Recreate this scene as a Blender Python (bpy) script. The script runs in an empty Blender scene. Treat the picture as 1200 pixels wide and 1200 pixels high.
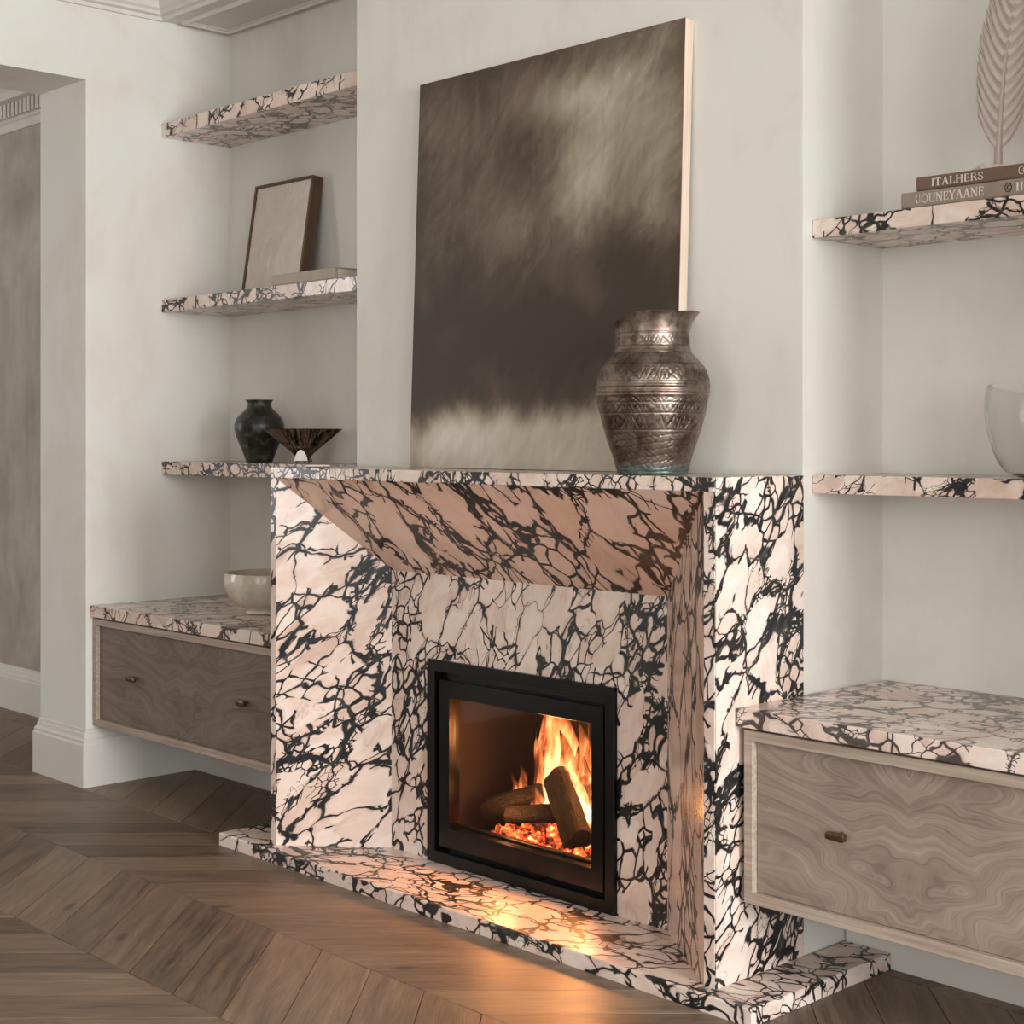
import bpy, bmesh, math, random
import numpy as np
from mathutils import Vector, Matrix, noise as mnoise

SC = bpy.context.scene
COL = SC.collection
random.seed(7)

# ------------------------------------------------------------------ camera
FPX, CY, YAW = 1816.6, 513.7, 0.8112
CAM = (4.3088, -2.9799, 1.3961)
cam_data = bpy.data.cameras.new('camera')
cam_data.sensor_width = 36.0
cam_data.sensor_fit = 'HORIZONTAL'
cam_data.lens = FPX / 1200.0 * 36.0
cam_data.shift_y = -(600.0 - CY) / 1200.0
cam_data.clip_start = 0.05
cam = bpy.data.objects.new('camera', cam_data)
COL.objects.link(cam)
cam.location = CAM
cam.rotation_euler = (math.pi / 2, 0, YAW)
SC.camera = cam

# ------------------------------------------------------------------ world, light, exposure
SC.view_settings.view_transform = 'Standard'
SC.view_settings.look = 'None'
SC.view_settings.gamma = 1.0
SC.view_settings.use_curve_mapping = False
SC.view_settings.exposure = -0.18

world = bpy.data.worlds.new('sky')
SC.world = world
world.use_nodes = True
world.node_tree.nodes['Background'].inputs['Color'].default_value = (0.80, 0.88, 1.0, 1)
world.node_tree.nodes['Background'].inputs['Strength'].default_value = 0.6


def area_light(name, loc, rot, sx, sy, power, color):
    d = bpy.data.lights.new(name, 'AREA')
    d.shape = 'RECTANGLE'
    d.size, d.size_y = sx, sy
    d.energy = power
    d.color = color
    o = bpy.data.objects.new(name, d)
    COL.objects.link(o)
    o.location = loc
    o.rotation_euler = rot
    return o


# daylight through right-wall windows; rear windows and hall panel are unseen, added as fill
WIN_R = [(-2.1, -0.3), (-4.7, -2.9)]          # y ranges in the right wall
WIN_FILL = [(2.6, 4.2), (5.4, 7.0)]                  # x ranges of added fill windows in the wall behind the camera
WZ0, WZ1 = 0.55, 3.0
XR, YF, ZC = 8.4, -6.2, 3.55
for (a, b), pw in zip(WIN_R, (560, 190)):
    area_light('window_daylight', (XR + 0.22, (a + b) / 2, (WZ0 + WZ1) / 2), (0, math.radians(90), 0),
               WZ1 - WZ0, b - a, pw, (0.935, 0.975, 1.0))
for (a, b) in WIN_FILL:
    area_light('window_daylight', ((a + b) / 2, YF - 0.22, (WZ0 + WZ1) / 2), (math.radians(90), 0, 0),
               b - a, WZ1 - WZ0, 78, (0.935, 0.975, 1.0))
area_light('hall_daylight', (-4.2, -2.9, 1.8), (math.radians(90), 0, 0), 1.2, 2.0, 56, (0.98, 0.985, 1.0))  # panel lamp added inside the hall to brighten it, no window there


# ------------------------------------------------------------------ helpers
def srgb(r, g, b):
    def f(c):
        c /= 255.0
        return c / 12.92 if c <= 0.04045 else ((c + 0.055) / 1.055) ** 2.4
    return (f(r), f(g), f(b), 1.0)


class NT:
    def __init__(self, name):
        self.m = bpy.data.materials.new(name)
        self.m.use_nodes = True
        self.t = self.m.node_tree
        self.n = self.t.nodes
        self.bsdf = self.n['Principled BSDF']
        self.out = self.n['Material Output']

    def link(self, a, b):
        self.t.links.new(a, b)

    def put(self, sock, v):
        if hasattr(v, 'is_output') or isinstance(v, bpy.types.NodeSocket):
            self.link(v, sock)
        else:
            sock.default_value = v

    def coord(self, kind='Object'):
        return self.n.new('ShaderNodeTexCoord').outputs[kind]

    def mapping(self, v, loc=(0, 0, 0), rot=(0, 0, 0), scale=(1, 1, 1)):
        k = self.n.new('ShaderNodeMapping')
        self.put(k.inputs['Vector'], v)
        self.put(k.inputs['Location'], loc)
        self.put(k.inputs['Rotation'], rot)
        self.put(k.inputs['Scale'], scale)
        return k.outputs[0]

    def noise(self, v, scale, detail=2.0, rough=0.5, dist=0.0, out='Fac'):
        k = self.n.new('ShaderNodeTexNoise')
        self.put(k.inputs['Vector'], v)
        k.inputs['Scale'].default_value = scale
        k.inputs['Detail'].default_value = detail
        k.inputs['Roughness'].default_value = rough
        k.inputs['Distortion'].default_value = dist
        return k.outputs[out]

    def voro(self, v, scale, feature='F1', out='Distance', rnd=1.0):
        k = self.n.new('ShaderNodeTexVoronoi')
        k.feature = feature
        self.put(k.inputs['Vector'], v)
        k.inputs['Scale'].default_value = scale
        k.inputs['Randomness'].default_value = rnd
        return k.outputs[out]

    def math(self, op, a, b=0.0, c=0.0, clamp=False):
        k = self.n.new('ShaderNodeMath')
        k.operation = op
        k.use_clamp = clamp
        self.put(k.inputs[0], a)
        self.put(k.inputs[1], b)
        self.put(k.inputs[2], c)
        return k.outputs[0]

    def vmath(self, op, a, b=(0, 0, 0), s=None):
        k = self.n.new('ShaderNodeVectorMath')
        k.operation = op
        self.put(k.inputs[0], a)
        self.put(k.inputs[1], b)
        if s is not None:
            self.put(k.inputs['Scale'], s)
        return k.outputs[0]

    def remap(self, v, a, b, c, d, smooth=False):
        k = self.n.new('ShaderNodeMapRange')
        k.interpolation_type = 'SMOOTHSTEP' if smooth else 'LINEAR'
        for i, x in enumerate((v, a, b, c, d)):
            self.put(k.inputs[i], x)
        return k.outputs[0]

    def ramp(self, fac, stops, interp='LINEAR'):
        k = self.n.new('ShaderNodeValToRGB')
        cr = k.color_ramp
        cr.interpolation = interp
        while len(cr.elements) < len(stops):
            cr.elements.new(0.5)
        for e, (p, c) in zip(cr.elements, stops):
            e.position = p
            e.color = c
        self.put(k.inputs[0], fac)
        return k.outputs[0]

    def mix(self, fac, a, b, mode='MIX'):
        k = self.n.new('ShaderNodeMix')
        k.data_type = 'RGBA'
        k.blend_type = mode
        self.put(k.inputs[0], fac)
        self.put(k.inputs[6], a)
        self.put(k.inputs[7], b)
        return k.outputs[2]

    def sep(self, v):
        k = self.n.new('ShaderNodeSeparateXYZ')
        self.put(k.inputs[0], v)
        return k.outputs

    def comb(self, x, y, z):
        k = self.n.new('ShaderNodeCombineXYZ')
        for i, a in enumerate((x, y, z)):
            self.put(k.inputs[i], a)
        return k.outputs[0]

    def bump(self, h, strength=0.2, dist=0.01):
        k = self.n.new('ShaderNodeBump')
        k.inputs['Strength'].default_value = strength
        k.inputs['Distance'].default_value = dist
        self.put(k.inputs['Height'], h)
        self.link(k.outputs[0], self.bsdf.inputs['Normal'])

    def set(self, **kw):
        for k, v in kw.items():
            self.put(self.bsdf.inputs[k.replace('_', ' ')], v)
        return self.m


def new_bm():
    return bmesh.new()


def box(bm, x0, x1, y0, y1, z0, z1):
    vs = [bm.verts.new(p) for p in ((x0, y0, z0), (x1, y0, z0), (x1, y1, z0), (x0, y1, z0),
                                    (x0, y0, z1), (x1, y0, z1), (x1, y1, z1), (x0, y1, z1))]
    for f in ((0, 3, 2, 1), (4, 5, 6, 7), (0, 1, 5, 4), (1, 2, 6, 5), (2, 3, 7, 6), (3, 0, 4, 7)):
        bm.faces.new([vs[i] for i in f])
    return vs


def bevel(bm, w, seg=2, edges=None):
    bmesh.ops.bevel(bm, geom=list(edges if edges is not None else bm.edges), offset=w, segments=seg,
                    profile=0.5, affect='EDGES', clamp_overlap=True)


def prism(bm, pts, fn, h):
    """pts 2D closed polygon; fn(p2d, t) -> 3D ; t in (0, h)"""
    a = [bm.verts.new(fn(p, 0)) for p in pts]
    b = [bm.verts.new(fn(p, h)) for p in pts]
    bm.faces.new(a[::-1])
    bm.faces.new(b)
    n = len(pts)
    for i in range(n):
        bm.faces.new((a[i], a[(i + 1) % n], b[(i + 1) % n], b[i]))
    bmesh.ops.recalc_face_normals(bm, faces=bm.faces)


def sweep(bm, profile, path):
    """profile: list of (o, z); path: list of functions o -> (x, y). Open sweep, mitred."""
    rows = [[bm.verts.new((*p(o), z)) for (o, z) in profile] for p in path]
    for r0, r1 in zip(rows, rows[1:]):
        for i in range(len(profile) - 1):
            bm.faces.new((r0[i], r1[i], r1[i + 1], r0[i + 1]))
    for r in (rows[0], rows[-1]):
        try:
            bm.faces.new(r)
        except ValueError:
            pass
    bmesh.ops.recalc_face_normals(bm, faces=bm.faces)


def tube(bm, pts, radii, seg=10, cap=True):
    pts = [Vector(p) for p in pts]
    rings = []
    n = len(pts)
    ref = Vector((0.13, 0.31, 0.94))
    for i, p in enumerate(pts):
        t = (pts[min(i + 1, n - 1)] - pts[max(i - 1, 0)]).normalized()
        u = t.cross(ref)
        if u.length < 1e-4:
            u = t.cross(Vector((1, 0, 0)))
        u.normalize()
        v = t.cross(u)
        rings.append([bm.verts.new(p + (u * math.cos(2 * math.pi * k / seg) + v * math.sin(2 * math.pi * k / seg)) * radii[i])
                      for k in range(seg)])
    for a, b in zip(rings, rings[1:]):
        for k in range(seg):
            bm.faces.new((a[k], a[(k + 1) % seg], b[(k + 1) % seg], b[k]))
    if cap:
        bm.faces.new(rings[0][::-1])
        bm.faces.new(rings[-1])
    bmesh.ops.recalc_face_normals(bm, faces=bm.faces)


def interp_profile(keys, n):
    """keys (z, r) in order, smooth resample by Catmull-Rom on arc parameter"""
    k = [Vector((a, b)) for a, b in keys]
    out = []
    m = len(k) - 1
    for i in range(n + 1):
        t = i / n * m
        j = min(int(t), m - 1)
        f = t - j
        p0, p1, p2, p3 = k[max(j - 1, 0)], k[j], k[j + 1], k[min(j + 2, m)]
        q = 0.5 * ((2 * p1) + (p2 - p0) * f + (2 * p0 - 5 * p1 + 4 * p2 - p3) * f * f + (3 * p1 - p0 - 3 * p2 + p3) * f ** 3)
        out.append((q.x, q.y))
    return out


def lathe(bm, prof, seg=64, mod=None, close_bottom=True):
    """prof list of (z, r). mod(theta, i, z, r)->(z, r)"""
    rings = []
    for i, (z, r) in enumerate(prof):
        if r < 1e-5:
            rings.append([bm.verts.new((0, 0, z))])
            continue
        ring = []
        for s in range(seg):
            th = 2 * math.pi * s / seg
            zz, rr = mod(th, i, z, r) if mod else (z, r)
            ring.append(bm.verts.new((rr * math.cos(th), rr * math.sin(th), zz)))
        rings.append(ring)
    for a, b in zip(rings, rings[1:]):
        if len(a) == 1 and len(b) == 1:
            continue
        for s in range(seg):
            s2 = (s + 1) % seg
            if len(a) == 1:
                bm.faces.new((a[0], b[s2], b[s]))
            elif len(b) == 1:
                bm.faces.new((a[s], a[s2], b[0]))
            else:
                bm.faces.new((a[s], a[s2], b[s2], b[s]))
    if close_bottom and len(rings[0]) > 1:
        bm.faces.new(rings[0][::-1])
    bmesh.ops.recalc_face_normals(bm, faces=bm.faces)


def tag(o, label=None, cat=None, group=None, kind=None):
    if label:
        o['label'] = label
    if cat:
        o['category'] = cat
    if group:
        o['group'] = group
    if kind:
        o['kind'] = kind
    return o


def obj(name, bm, mat, parent=None, smooth=False, local=False):
    me = bpy.data.meshes.new(name)
    bm.normal_update()
    bm.to_mesh(me)
    bm.free()
    me.materials.append(mat)
    if smooth:
        me.polygons.foreach_set('use_smooth', [True] * len(me.polygons))
        if smooth == 'auto':
            me.set_sharp_from_angle(angle=math.radians(40))
    o = bpy.data.objects.new(name, me)
    COL.objects.link(o)
    if parent is not None:
        o.parent = parent
        if not local:                     # mesh was written in world coordinates
            w = parent_world(parent)
            o.location = w.inverted().translation
            o.rotation_euler = w.inverted().to_euler()
    return o


def parent_world(p):
    m = p.matrix_basis.copy()
    if p.parent is not None:
        m = parent_world(p.parent) @ m
    return m


def empty(name, loc, label, cat, group=None, rz=0.0, rx=0.0):
    o = bpy.data.objects.new(name, None)
    COL.objects.link(o)
    o.empty_display_size = 0.05
    o.location = loc
    o.rotation_euler = (rx, 0, rz)
    tag(o, label, cat, group)
    return o


# ------------------------------------------------------------------ materials
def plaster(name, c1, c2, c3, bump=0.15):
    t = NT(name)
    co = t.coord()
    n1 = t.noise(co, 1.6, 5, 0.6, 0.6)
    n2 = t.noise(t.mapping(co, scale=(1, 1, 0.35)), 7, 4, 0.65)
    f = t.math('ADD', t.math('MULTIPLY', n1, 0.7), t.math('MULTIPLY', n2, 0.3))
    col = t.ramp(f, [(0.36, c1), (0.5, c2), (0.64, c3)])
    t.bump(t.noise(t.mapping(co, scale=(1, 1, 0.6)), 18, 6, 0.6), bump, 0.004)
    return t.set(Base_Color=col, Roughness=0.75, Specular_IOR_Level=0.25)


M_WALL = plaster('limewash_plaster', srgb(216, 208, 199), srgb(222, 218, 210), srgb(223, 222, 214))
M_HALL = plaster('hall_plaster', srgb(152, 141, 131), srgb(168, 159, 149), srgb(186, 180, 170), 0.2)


def paint(name, c, rough=0.5):
    t = NT(name)
    n = t.noise(t.coord(), 9, 3)
    col = t.mix(n, (c[0] * 0.94, c[1] * 0.94, c[2] * 0.94, 1), c)
    return t.set(Base_Color=col, Roughness=rough)


M_TRIM = paint('trim_paint', srgb(216, 211, 203))
M_CEIL = paint('ceiling_paint', srgb(228, 225, 219), 0.8)


def marble(name, off, pre=(0, 0, 0), ang=0.0, stretch=(1, 1, 1), scale=1.0, dark=1.0, bounce_tint=0.0, rough=0.15):
    """brecciated pink-cream marble: large clasts in a swarm of small ones, dark matrix.
    pre lays the slab into its local x-z plane, ang turns the bedding in that plane"""
    t = NT(name)
    co = t.coord()
    v = t.mapping(co, rot=pre)
    v = t.mapping(v, rot=(0, math.radians(ang), 0))
    v = t.mapping(v, loc=off, scale=tuple(s * scale for s in stretch))
    d = t.vmath('SUBTRACT', t.noise(v, 5.0, 3, 0.55, 0, 'Color'), (0.5, 0.5, 0.5))
    v1 = t.vmath('ADD', v, t.vmath('SCALE', d, s=0.15))
    d2 = t.vmath('SUBTRACT', t.noise(v, 22, 2, 0.5, 0, 'Color'), (0.5, 0.5, 0.5))
    v2 = t.vmath('ADD', v1, t.vmath('SCALE', d2, s=0.012))
    e1 = t.voro(v2, 7.4, 'DISTANCE_TO_EDGE')
    c1 = t.voro(v2, 7.4, 'F1', 'Color')
    e2 = t.voro(v2, 18.0, 'DISTANCE_TO_EDGE')
    c2 = t.voro(v2, 18.0, 'F1', 'Color')
    e3 = t.voro(v2, 46.0, 'DISTANCE_TO_EDGE')
    na = t.noise(v, 4.6, 2)
    nb = t.noise(t.vmath('ADD', v, (7.3, 2.1, 4.4)), 5.2, 2)
    nc = t.noise(t.vmath('ADD', v, (1.7, 9.2, 3.3)), 11, 2)
    w1 = t.remap(nc, 0.33, 0.68, 0.007, 0.052)
    vein1 = t.remap(e1, t.math('MULTIPLY', w1, 0.45), w1, 1.0, 0.0, True)
    reach = t.remap(nb, 0.36, 0.64, 0.0, 0.42)
    m2 = t.remap(t.math('SUBTRACT', reach, e1), -0.01, 0.02, 0.0, 1.0, True)
    w2 = t.remap(na, 0.32, 0.68, 0.020, 0.145)
    vein2 = t.math('MULTIPLY', t.remap(e2, t.math('MULTIPLY', w2, 0.5), w2, 1.0, 0.0, True), m2)
    reach3 = t.remap(na, 0.50, 0.68, 0.0, 0.20)
    m3 = t.remap(t.math('SUBTRACT', reach3, e1), -0.01, 0.015, 0.0, 1.0, True)
    w3 = t.remap(nc, 0.35, 0.7, 0.03, 0.20)
    vein3 = t.math('MULTIPLY', t.remap(e3, t.math('MULTIPLY', w3, 0.6), w3, 1.0, 0.0, True), m3)
    veins = t.math('MAXIMUM', t.math('MAXIMUM', vein1, vein2), vein3)
    pick = t.mix(m2, c1, c2)
    g = t.sep(pick)[0]
    mott = t.noise(v1, 11, 5, 0.62, 0.9)
    f = t.math('ADD', t.math('MULTIPLY', g, 0.24), t.math('MULTIPLY', mott, 0.8))
    base = t.ramp(f, [(0.30, srgb(203, 174, 158)), (0.46, srgb(220, 196, 181)), (0.62, srgb(229, 210, 197)), (0.8, srgb(235, 222, 211))])
    if bounce_tint:
        base = t.mix(bounce_tint, base, srgb(206, 150, 116))  # warm bounced light put into the stone colour
    hair = t.math('ABSOLUTE', t.math('SUBTRACT', t.noise(v2, 6.5, 5, 0.6, 1.2), 0.5))
    hairm = t.math('MULTIPLY', t.remap(hair, 0.0, 0.014, 1.0, 0.0), t.remap(nb, 0.42, 0.6, 0.0, 0.5))
    base = t.mix(hairm, base, srgb(150, 124, 116))
    rim = t.remap(e1, w1, t.math('ADD', w1, 0.05), 0.30, 0.0)
    base = t.mix(rim, base, srgb(180, 146, 132))
    dk = t.ramp(t.noise(v2, 26, 3), [(0.35, srgb(20, 21, 23)), (0.6, srgb(40, 41, 41)), (0.75, srgb(82, 80, 76))])
    col = t.mix(t.math('MULTIPLY', veins, dark), base, dk)
    return t.set(Base_Color=col, Roughness=t.remap(veins, 0, 1, rough, rough + 0.09), Specular_IOR_Level=0.5)


def wood_floor():
    t = NT('oak_chevron')
    co = t.coord()
    oi = t.n.new('ShaderNodeObjectInfo')
    rnd = oi.outputs['Random']
    at = t.n.new('ShaderNodeAttribute')
    at.attribute_name = 'tone'
    rnd = t.math('FRACT', t.math('ADD', rnd, at.outputs['Fac']))
    v = t.vmath('ADD', co, t.comb(t.math('MULTIPLY', rnd, 37.0), t.math('MULTIPLY', rnd, 91.0), 0.0))
    wob = t.noise(v, 3.0, 3, 0.5, 0, 'Color')
    v = t.vmath('ADD', v, t.vmath('MULTIPLY', wob, (0.0, 0.035, 0.0)))
    g1 = t.noise(t.mapping(v, scale=(1.6, 16, 1)), 2.2, 5, 0.6, 0.4)
    g2 = t.noise(t.mapping(v, scale=(5, 130, 1)), 2.0, 3, 0.6)
    kn = t.voro(t.mapping(v, scale=(2.0, 5.5, 1)), 1.05)
    knot = t.remap(kn, 0.02, 0.13, 1.0, 0.0, True)
    rings = t.math('SINE', t.math('MULTIPLY', kn, 70.0))
    ringm = t.math('MULTIPLY', t.remap(kn, 0.08, 0.35, 0.035, 0.0), rings)
    f = t.math('ADD', t.math('ADD', t.math('MULTIPLY', g1, 0.62), t.math('MULTIPLY', g2, 0.38)), ringm)
    f = t.math('ADD', f, t.math('MULTIPLY', t.math('SUBTRACT', rnd, 0.5), 0.2))
    col = t.ramp(f, [(0.30, srgb(76, 60, 49)), (0.45, srgb(110, 91, 75)), (0.57, srgb(128, 107, 88)), (0.74, srgb(154, 132, 109))])
    col = t.mix(t.math('MULTIPLY', knot, 0.75), col, srgb(62, 46, 36))
    t.bump(f, 0.12, 0.002)
    return t.set(Base_Color=col, Roughness=t.remap(g1, 0.2, 0.8, 0.38, 0.52), Specular_IOR_Level=0.42)


def burl(name, cx, shade_mul=1.0):
    """weathered walnut veneer, book-matched about x = cx"""
    t = NT(name)
    s = t.sep(t.coord())
    xm = t.math('ABSOLUTE', t.math('SUBTRACT', s[0], cx))
    v = t.comb(t.math('MULTIPLY', xm, 1.0), t.math('MULTIPLY', s[1], 1.0), t.math('MULTIPLY', s[2], 1.9))
    n = t.noise(v, 1.9, 2.5, 0.45, 0.6)
    h = t.math('ADD', s[2], t.math('MULTIPLY', t.math('SUBTRACT', n, 0.5), 0.62))
    h = t.math('ADD', h, t.math('MULTIPLY', t.math('EXPONENT', t.math('MULTIPLY', xm, -9.0)), 0.10))
    fine = t.math('SINE', t.math('MULTIPLY', h, 520.0))
    ring = t.math('SINE', t.math('MULTIPLY', h, 190.0))
    ring2 = t.math('SINE', t.math('MULTIPLY', h, 67.0))
    hc = t.comb(t.math('MULTIPLY', xm, 7.0), 0.0, t.math('MULTIPLY', h, 160.0))
    gr = t.noise(hc, 1.0, 4, 0.6, 0.2)
    big = t.noise(v, 4.0, 3, 0.5)
    f = t.math('ADD', t.math('MULTIPLY', ring, 0.035), t.math('MULTIPLY', ring2, 0.045))
    f = t.math('ADD', f, t.math('MULTIPLY', fine, 0.02))
    f = t.math('ADD', f, t.math('ADD', t.math('MULTIPLY', gr, 0.5), t.math('MULTIPLY', big, 0.4)))
    k = shade_mul
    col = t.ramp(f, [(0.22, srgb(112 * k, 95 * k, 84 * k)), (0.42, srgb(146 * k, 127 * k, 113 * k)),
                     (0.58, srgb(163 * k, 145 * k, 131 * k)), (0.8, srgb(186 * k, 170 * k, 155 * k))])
    t.bump(f, 0.06, 0.002)
    return t.set(Base_Color=col, Roughness=0.48, Specular_IOR_Level=0.35)


def straight_wood(name, c0, c1, axis='X', rough=0.5):
    t = NT(name)
    sc = {'X': (2, 60, 60), 'Y': (60, 2, 60), 'Z': (60, 60, 2)}[axis]
    n = t.noise(t.mapping(t.coord(), scale=sc), 1.5, 4, 0.6, 0.4)
    return t.set(Base_Color=t.ramp(n, [(0.3, c0), (0.7, c1)]), Roughness=rough, Specular_IOR_Level=0.35)


M_FLOOR = wood_floor()
M_BURL_L = burl('walnut_veneer_dark', -0.69, 0.79)  # same veneer, darkened to put the alcove's shade into its colour
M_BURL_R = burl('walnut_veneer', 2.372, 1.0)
M_EDGE = straight_wood('pale_walnut_edge', srgb(150, 130, 116), srgb(186, 168, 152), 'X')
M_EDGEV = straight_wood('pale_walnut_upright', srgb(150, 130, 116), srgb(186, 168, 152), 'Z')


def simple(name, c, rough=0.5, metal=0.0, var=0.1, nscale=30.0, bump=0.0, spec=0.5):
    t = NT(name)
    n = t.noise(t.coord(), nscale, 4, 0.6)
    col = t.mix(n, tuple(x * (1 - var) for x in c[:3]) + (1,), tuple(min(1, x * (1 + var)) for x in c[:3]) + (1,))
    if bump:
        t.bump(n, bump, 0.003)
    return t.set(Base_Color=col, Roughness=rough, Metallic=metal, Specular_IOR_Level=spec)


M_BLACK = simple('black_steel', srgb(9, 8, 8), 0.34, 0.0, 0.2, 14, 0.0, 0.28)
M_BLACK2 = simple('black_enamel', srgb(7, 6, 6), 0.2, 0.0, 0.15, 14, 0.0, 0.3)
M_BRONZE = simple('aged_bronze', srgb(112, 86, 64), 0.34, 0.9, 0.25, 60)
M_SUB = simple('subfloor', srgb(44, 34, 27), 0.9)
M_DARK = simple('shadow_gap', srgb(40, 34, 30), 0.8)
M_BRICK = simple('soot_lining', srgb(27, 20, 16), 0.5, 0.0, 0.7, 5, 0.06, 0.2)

# ------------------------------------------------------------------ measured layout (metres)
W, D0, DB = 1.8923, 0.363, 0.7375      # fireplace width, chimney face, alcove back
XL, TW, JY = -1.3731, 0.387, 0.06      # left wall face, its thickness, pier end
XA = 3.27                              # far end of the right alcove
H = 1.30                               # mantel top
HZ = 0.044                             # hearth top
SY = 0.4047                            # shelf fronts
PY = 0.5497                            # plinth face
CF, CB = 0.0757, 0.088                 # worktop and cabinet fronts
ZS = 3.1319                            # alcove soffit
DOOR_Z, DOOR_Y = 2.8355, -1.55


def struct(name, bm, mat, parent=None, **k):
    o = obj(name, bm, mat, parent, **k)
    o['kind'] = 'structure'
    return o


# ------------------------------------------------------------------ setting: floor of chevron boards
fb = new_bm()
box(fb, -5.0, XR, YF, DB + 0.05, -0.05, -0.014)
floor = struct('floor', fb, M_SUB)
SEAM0, SW, PITCH = -0.443, 0.474, 0.2155
SH = SW * math.tan(math.radians(43))
GAP = 0.0009


def plank_poly(sh):
    pts = [Vector((0, 0)), Vector((PITCH, 0)), Vector((PITCH + sh, SW)), Vector((sh, SW))]
    c = sum(pts, Vector((0, 0))) / 4
    dirv = Vector((sh, SW)).normalized()
    a = math.atan2(dirv.y, dirv.x)
    n = Vector((-dirv.y, dirv.x))
    out = []
    for p in pts:
        q = p - c
        s = 1 if (q.dot(n)) > 0 else -1
        q = q - n * s * GAP
        q = q - Vector((0, 1)) * (GAP if q.y > 0 else -GAP)
        out.append(q)
    R = Matrix.Rotation(-a, 2)
    return [R @ q for q in out], a, c


def plank_bm(bm, pts, z0=-0.014, z1=0.0, ch=0.0011):
    c = sum(pts, Vector((0, 0))) / len(pts)
    lo = [bm.verts.new((p.x, p.y, z0)) for p in pts]
    mid = [bm.verts.new((p.x, p.y, z1 - ch)) for p in pts]
    top = []
    for p in pts:
        q = p - (p - c).normalized() * ch * 1.6
        top.append(bm.verts.new((q.x, q.y, z1)))
    faces = [bm.faces.new(top)]
    for i in range(4):
        j = (i + 1) % 4
        faces.append(bm.faces.new((lo[i], lo[j], mid[j], mid[i])))
        faces.append(bm.faces.new((mid[i], mid[j], top[j], top[i])))
    return faces


PLANK = {}
for sgn in (1, -1):
    pts, ang, cen = plank_poly(sgn * SH)
    if (pts[1] - pts[0]).cross(pts[2] - pts[1]) < 0:
        pts = pts[::-1]
    b = new_bm()
    plank_bm(b, pts)
    bmesh.ops.recalc_face_normals(b, faces=b.faces)
    me = bpy.data.meshes.new('floorboard')
    b.to_mesh(me)
    b.free()
    me.materials.append(M_FLOOR)
    PLANK[sgn] = (me, pts, ang, cen)
cyw, syw = math.cos(YAW), math.sin(YAW)


def project(x, y, z=0.0):
    dx, dy, dz = x - CAM[0], y - CAM[1], z - CAM[2]
    fw = -syw * dx + cyw * dy
    if fw < 0.3:
        return None
    return 600 + FPX * (cyw * dx + syw * dy) / fw, CY - FPX * dz / fw, fw


cand = []
for k in range(-13, 4):
    y0 = SEAM0 + k * SW
    sgn = 1 if k % 2 == 0 else -1
    xs = -0.1916 if sgn == 1 else -0.1916 + SH
    cen = PLANK[sgn][3]
    for i in range(-30, 46):
        x = xs + i * PITCH + cen.x
        y = y0 + cen.y
        if -5.0 < x < XR and YF < y < DB + 0.45:
            pr = project(x, y)
            sc_ = 1e9
            if pr and pr[1] < 1500 and -260 < pr[0] < 1460:
                sc_ = pr[2]
            cand.append((sc_, x, y, sgn))
cand.sort(key=lambda q: q[0])
rest = {1: [], -1: []}
for idx, (s_, x, y, sgn) in enumerate(cand):
    me, pts, ang, cen = PLANK[sgn]
    if idx < 290 and s_ < 1e8:
        o = bpy.data.objects.new('floorboard', me)
        COL.objects.link(o)
        o.parent = floor
        o.location = (x, y, 0)
        o.rotation_euler = (0, 0, ang)
    else:
        rest[sgn].append((x, y))
for sgn, lst in rest.items():
    me, pts, ang, cen = PLANK[sgn]
    b = new_bm()
    lay = b.faces.layers.float.new('tone')
    R = Matrix.Rotation(-ang, 2)
    rr = random.Random(3)
    for x, y in lst:
        off = R @ Vector((x, y))
        tone = rr.random()
        for f in plank_bm(b, [p + off for p in pts]):
            f[lay] = tone
    bmesh.ops.recalc_face_normals(b, faces=b.faces)
    o = obj('floorboards', b, M_FLOOR, floor, local=True)
    o.rotation_euler = (0, 0, ang)
    o['kind'] = 'stuff'

# ------------------------------------------------------------------ setting: walls
b = new_bm()
box(b, XL - TW, XR + 0.2, DB, DB + 0.2, -0.05, ZC)
struct('wall_back', b, M_WALL)

FX0, FX1, FZT = 0.53, 1.318, 0.68     # firebox opening
b = new_bm()
box(b, 0, W, D0, DB, 0.74, ZC)
box(b, 0, 0.46, D0, DB, -0.014, 0.74)
box(b, 1.38, W, D0, DB, -0.014, 0.74)
struct('wall_chimney', b, M_WALL)

b = new_bm()                           # left wall with the wide opening to the hall
box(b, XL - TW, XL, JY, DB, -0.014, ZC)
box(b, XL - TW, XL, DOOR_Y, JY, DOOR_Z, ZC)
box(b, XL - TW, XL, YF, DOOR_Y, -0.014, ZC)
bmesh.ops.remove_doubles(b, verts=b.verts, dist=1e-5)
struct('wall_left', b, M_WALL)

# headers over the two alcoves
b = new_bm()
box(b, XL, 0, 0.4122, DB, ZS, ZC)
struct('trim_1', b, M_TRIM)
b = new_bm()
box(b, W, XA, 0.4122, DB, ZS, ZC)
struct('trim_2', b, M_TRIM)

# wall beyond the right alcove, right wall with windows, wall behind the camera, ceiling
b = new_bm()
box(b, XA, XR, JY, DB, -0.014, ZC)
struct('wall_right_pier', b, M_WALL)


def wall_with_windows(name, axis, at0, at1, lo, hi, wins, mat):
    b = new_bm()

    def bx(u0, u1, z0, z1):
        if axis == 'X':
            box(b, at0, at1, u0, u1, z0, z1)
        else:
            box(b, u0, u1, at0, at1, z0, z1)
    u = lo
    for (a, c) in sorted(wins):
        bx(u, a, -0.05, ZC)
        bx(a, c, -0.05, WZ0)
        bx(a, c, WZ1, ZC)
        u = c
    bx(u, hi, -0.05, ZC)
    return struct(name, b, mat)


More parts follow.
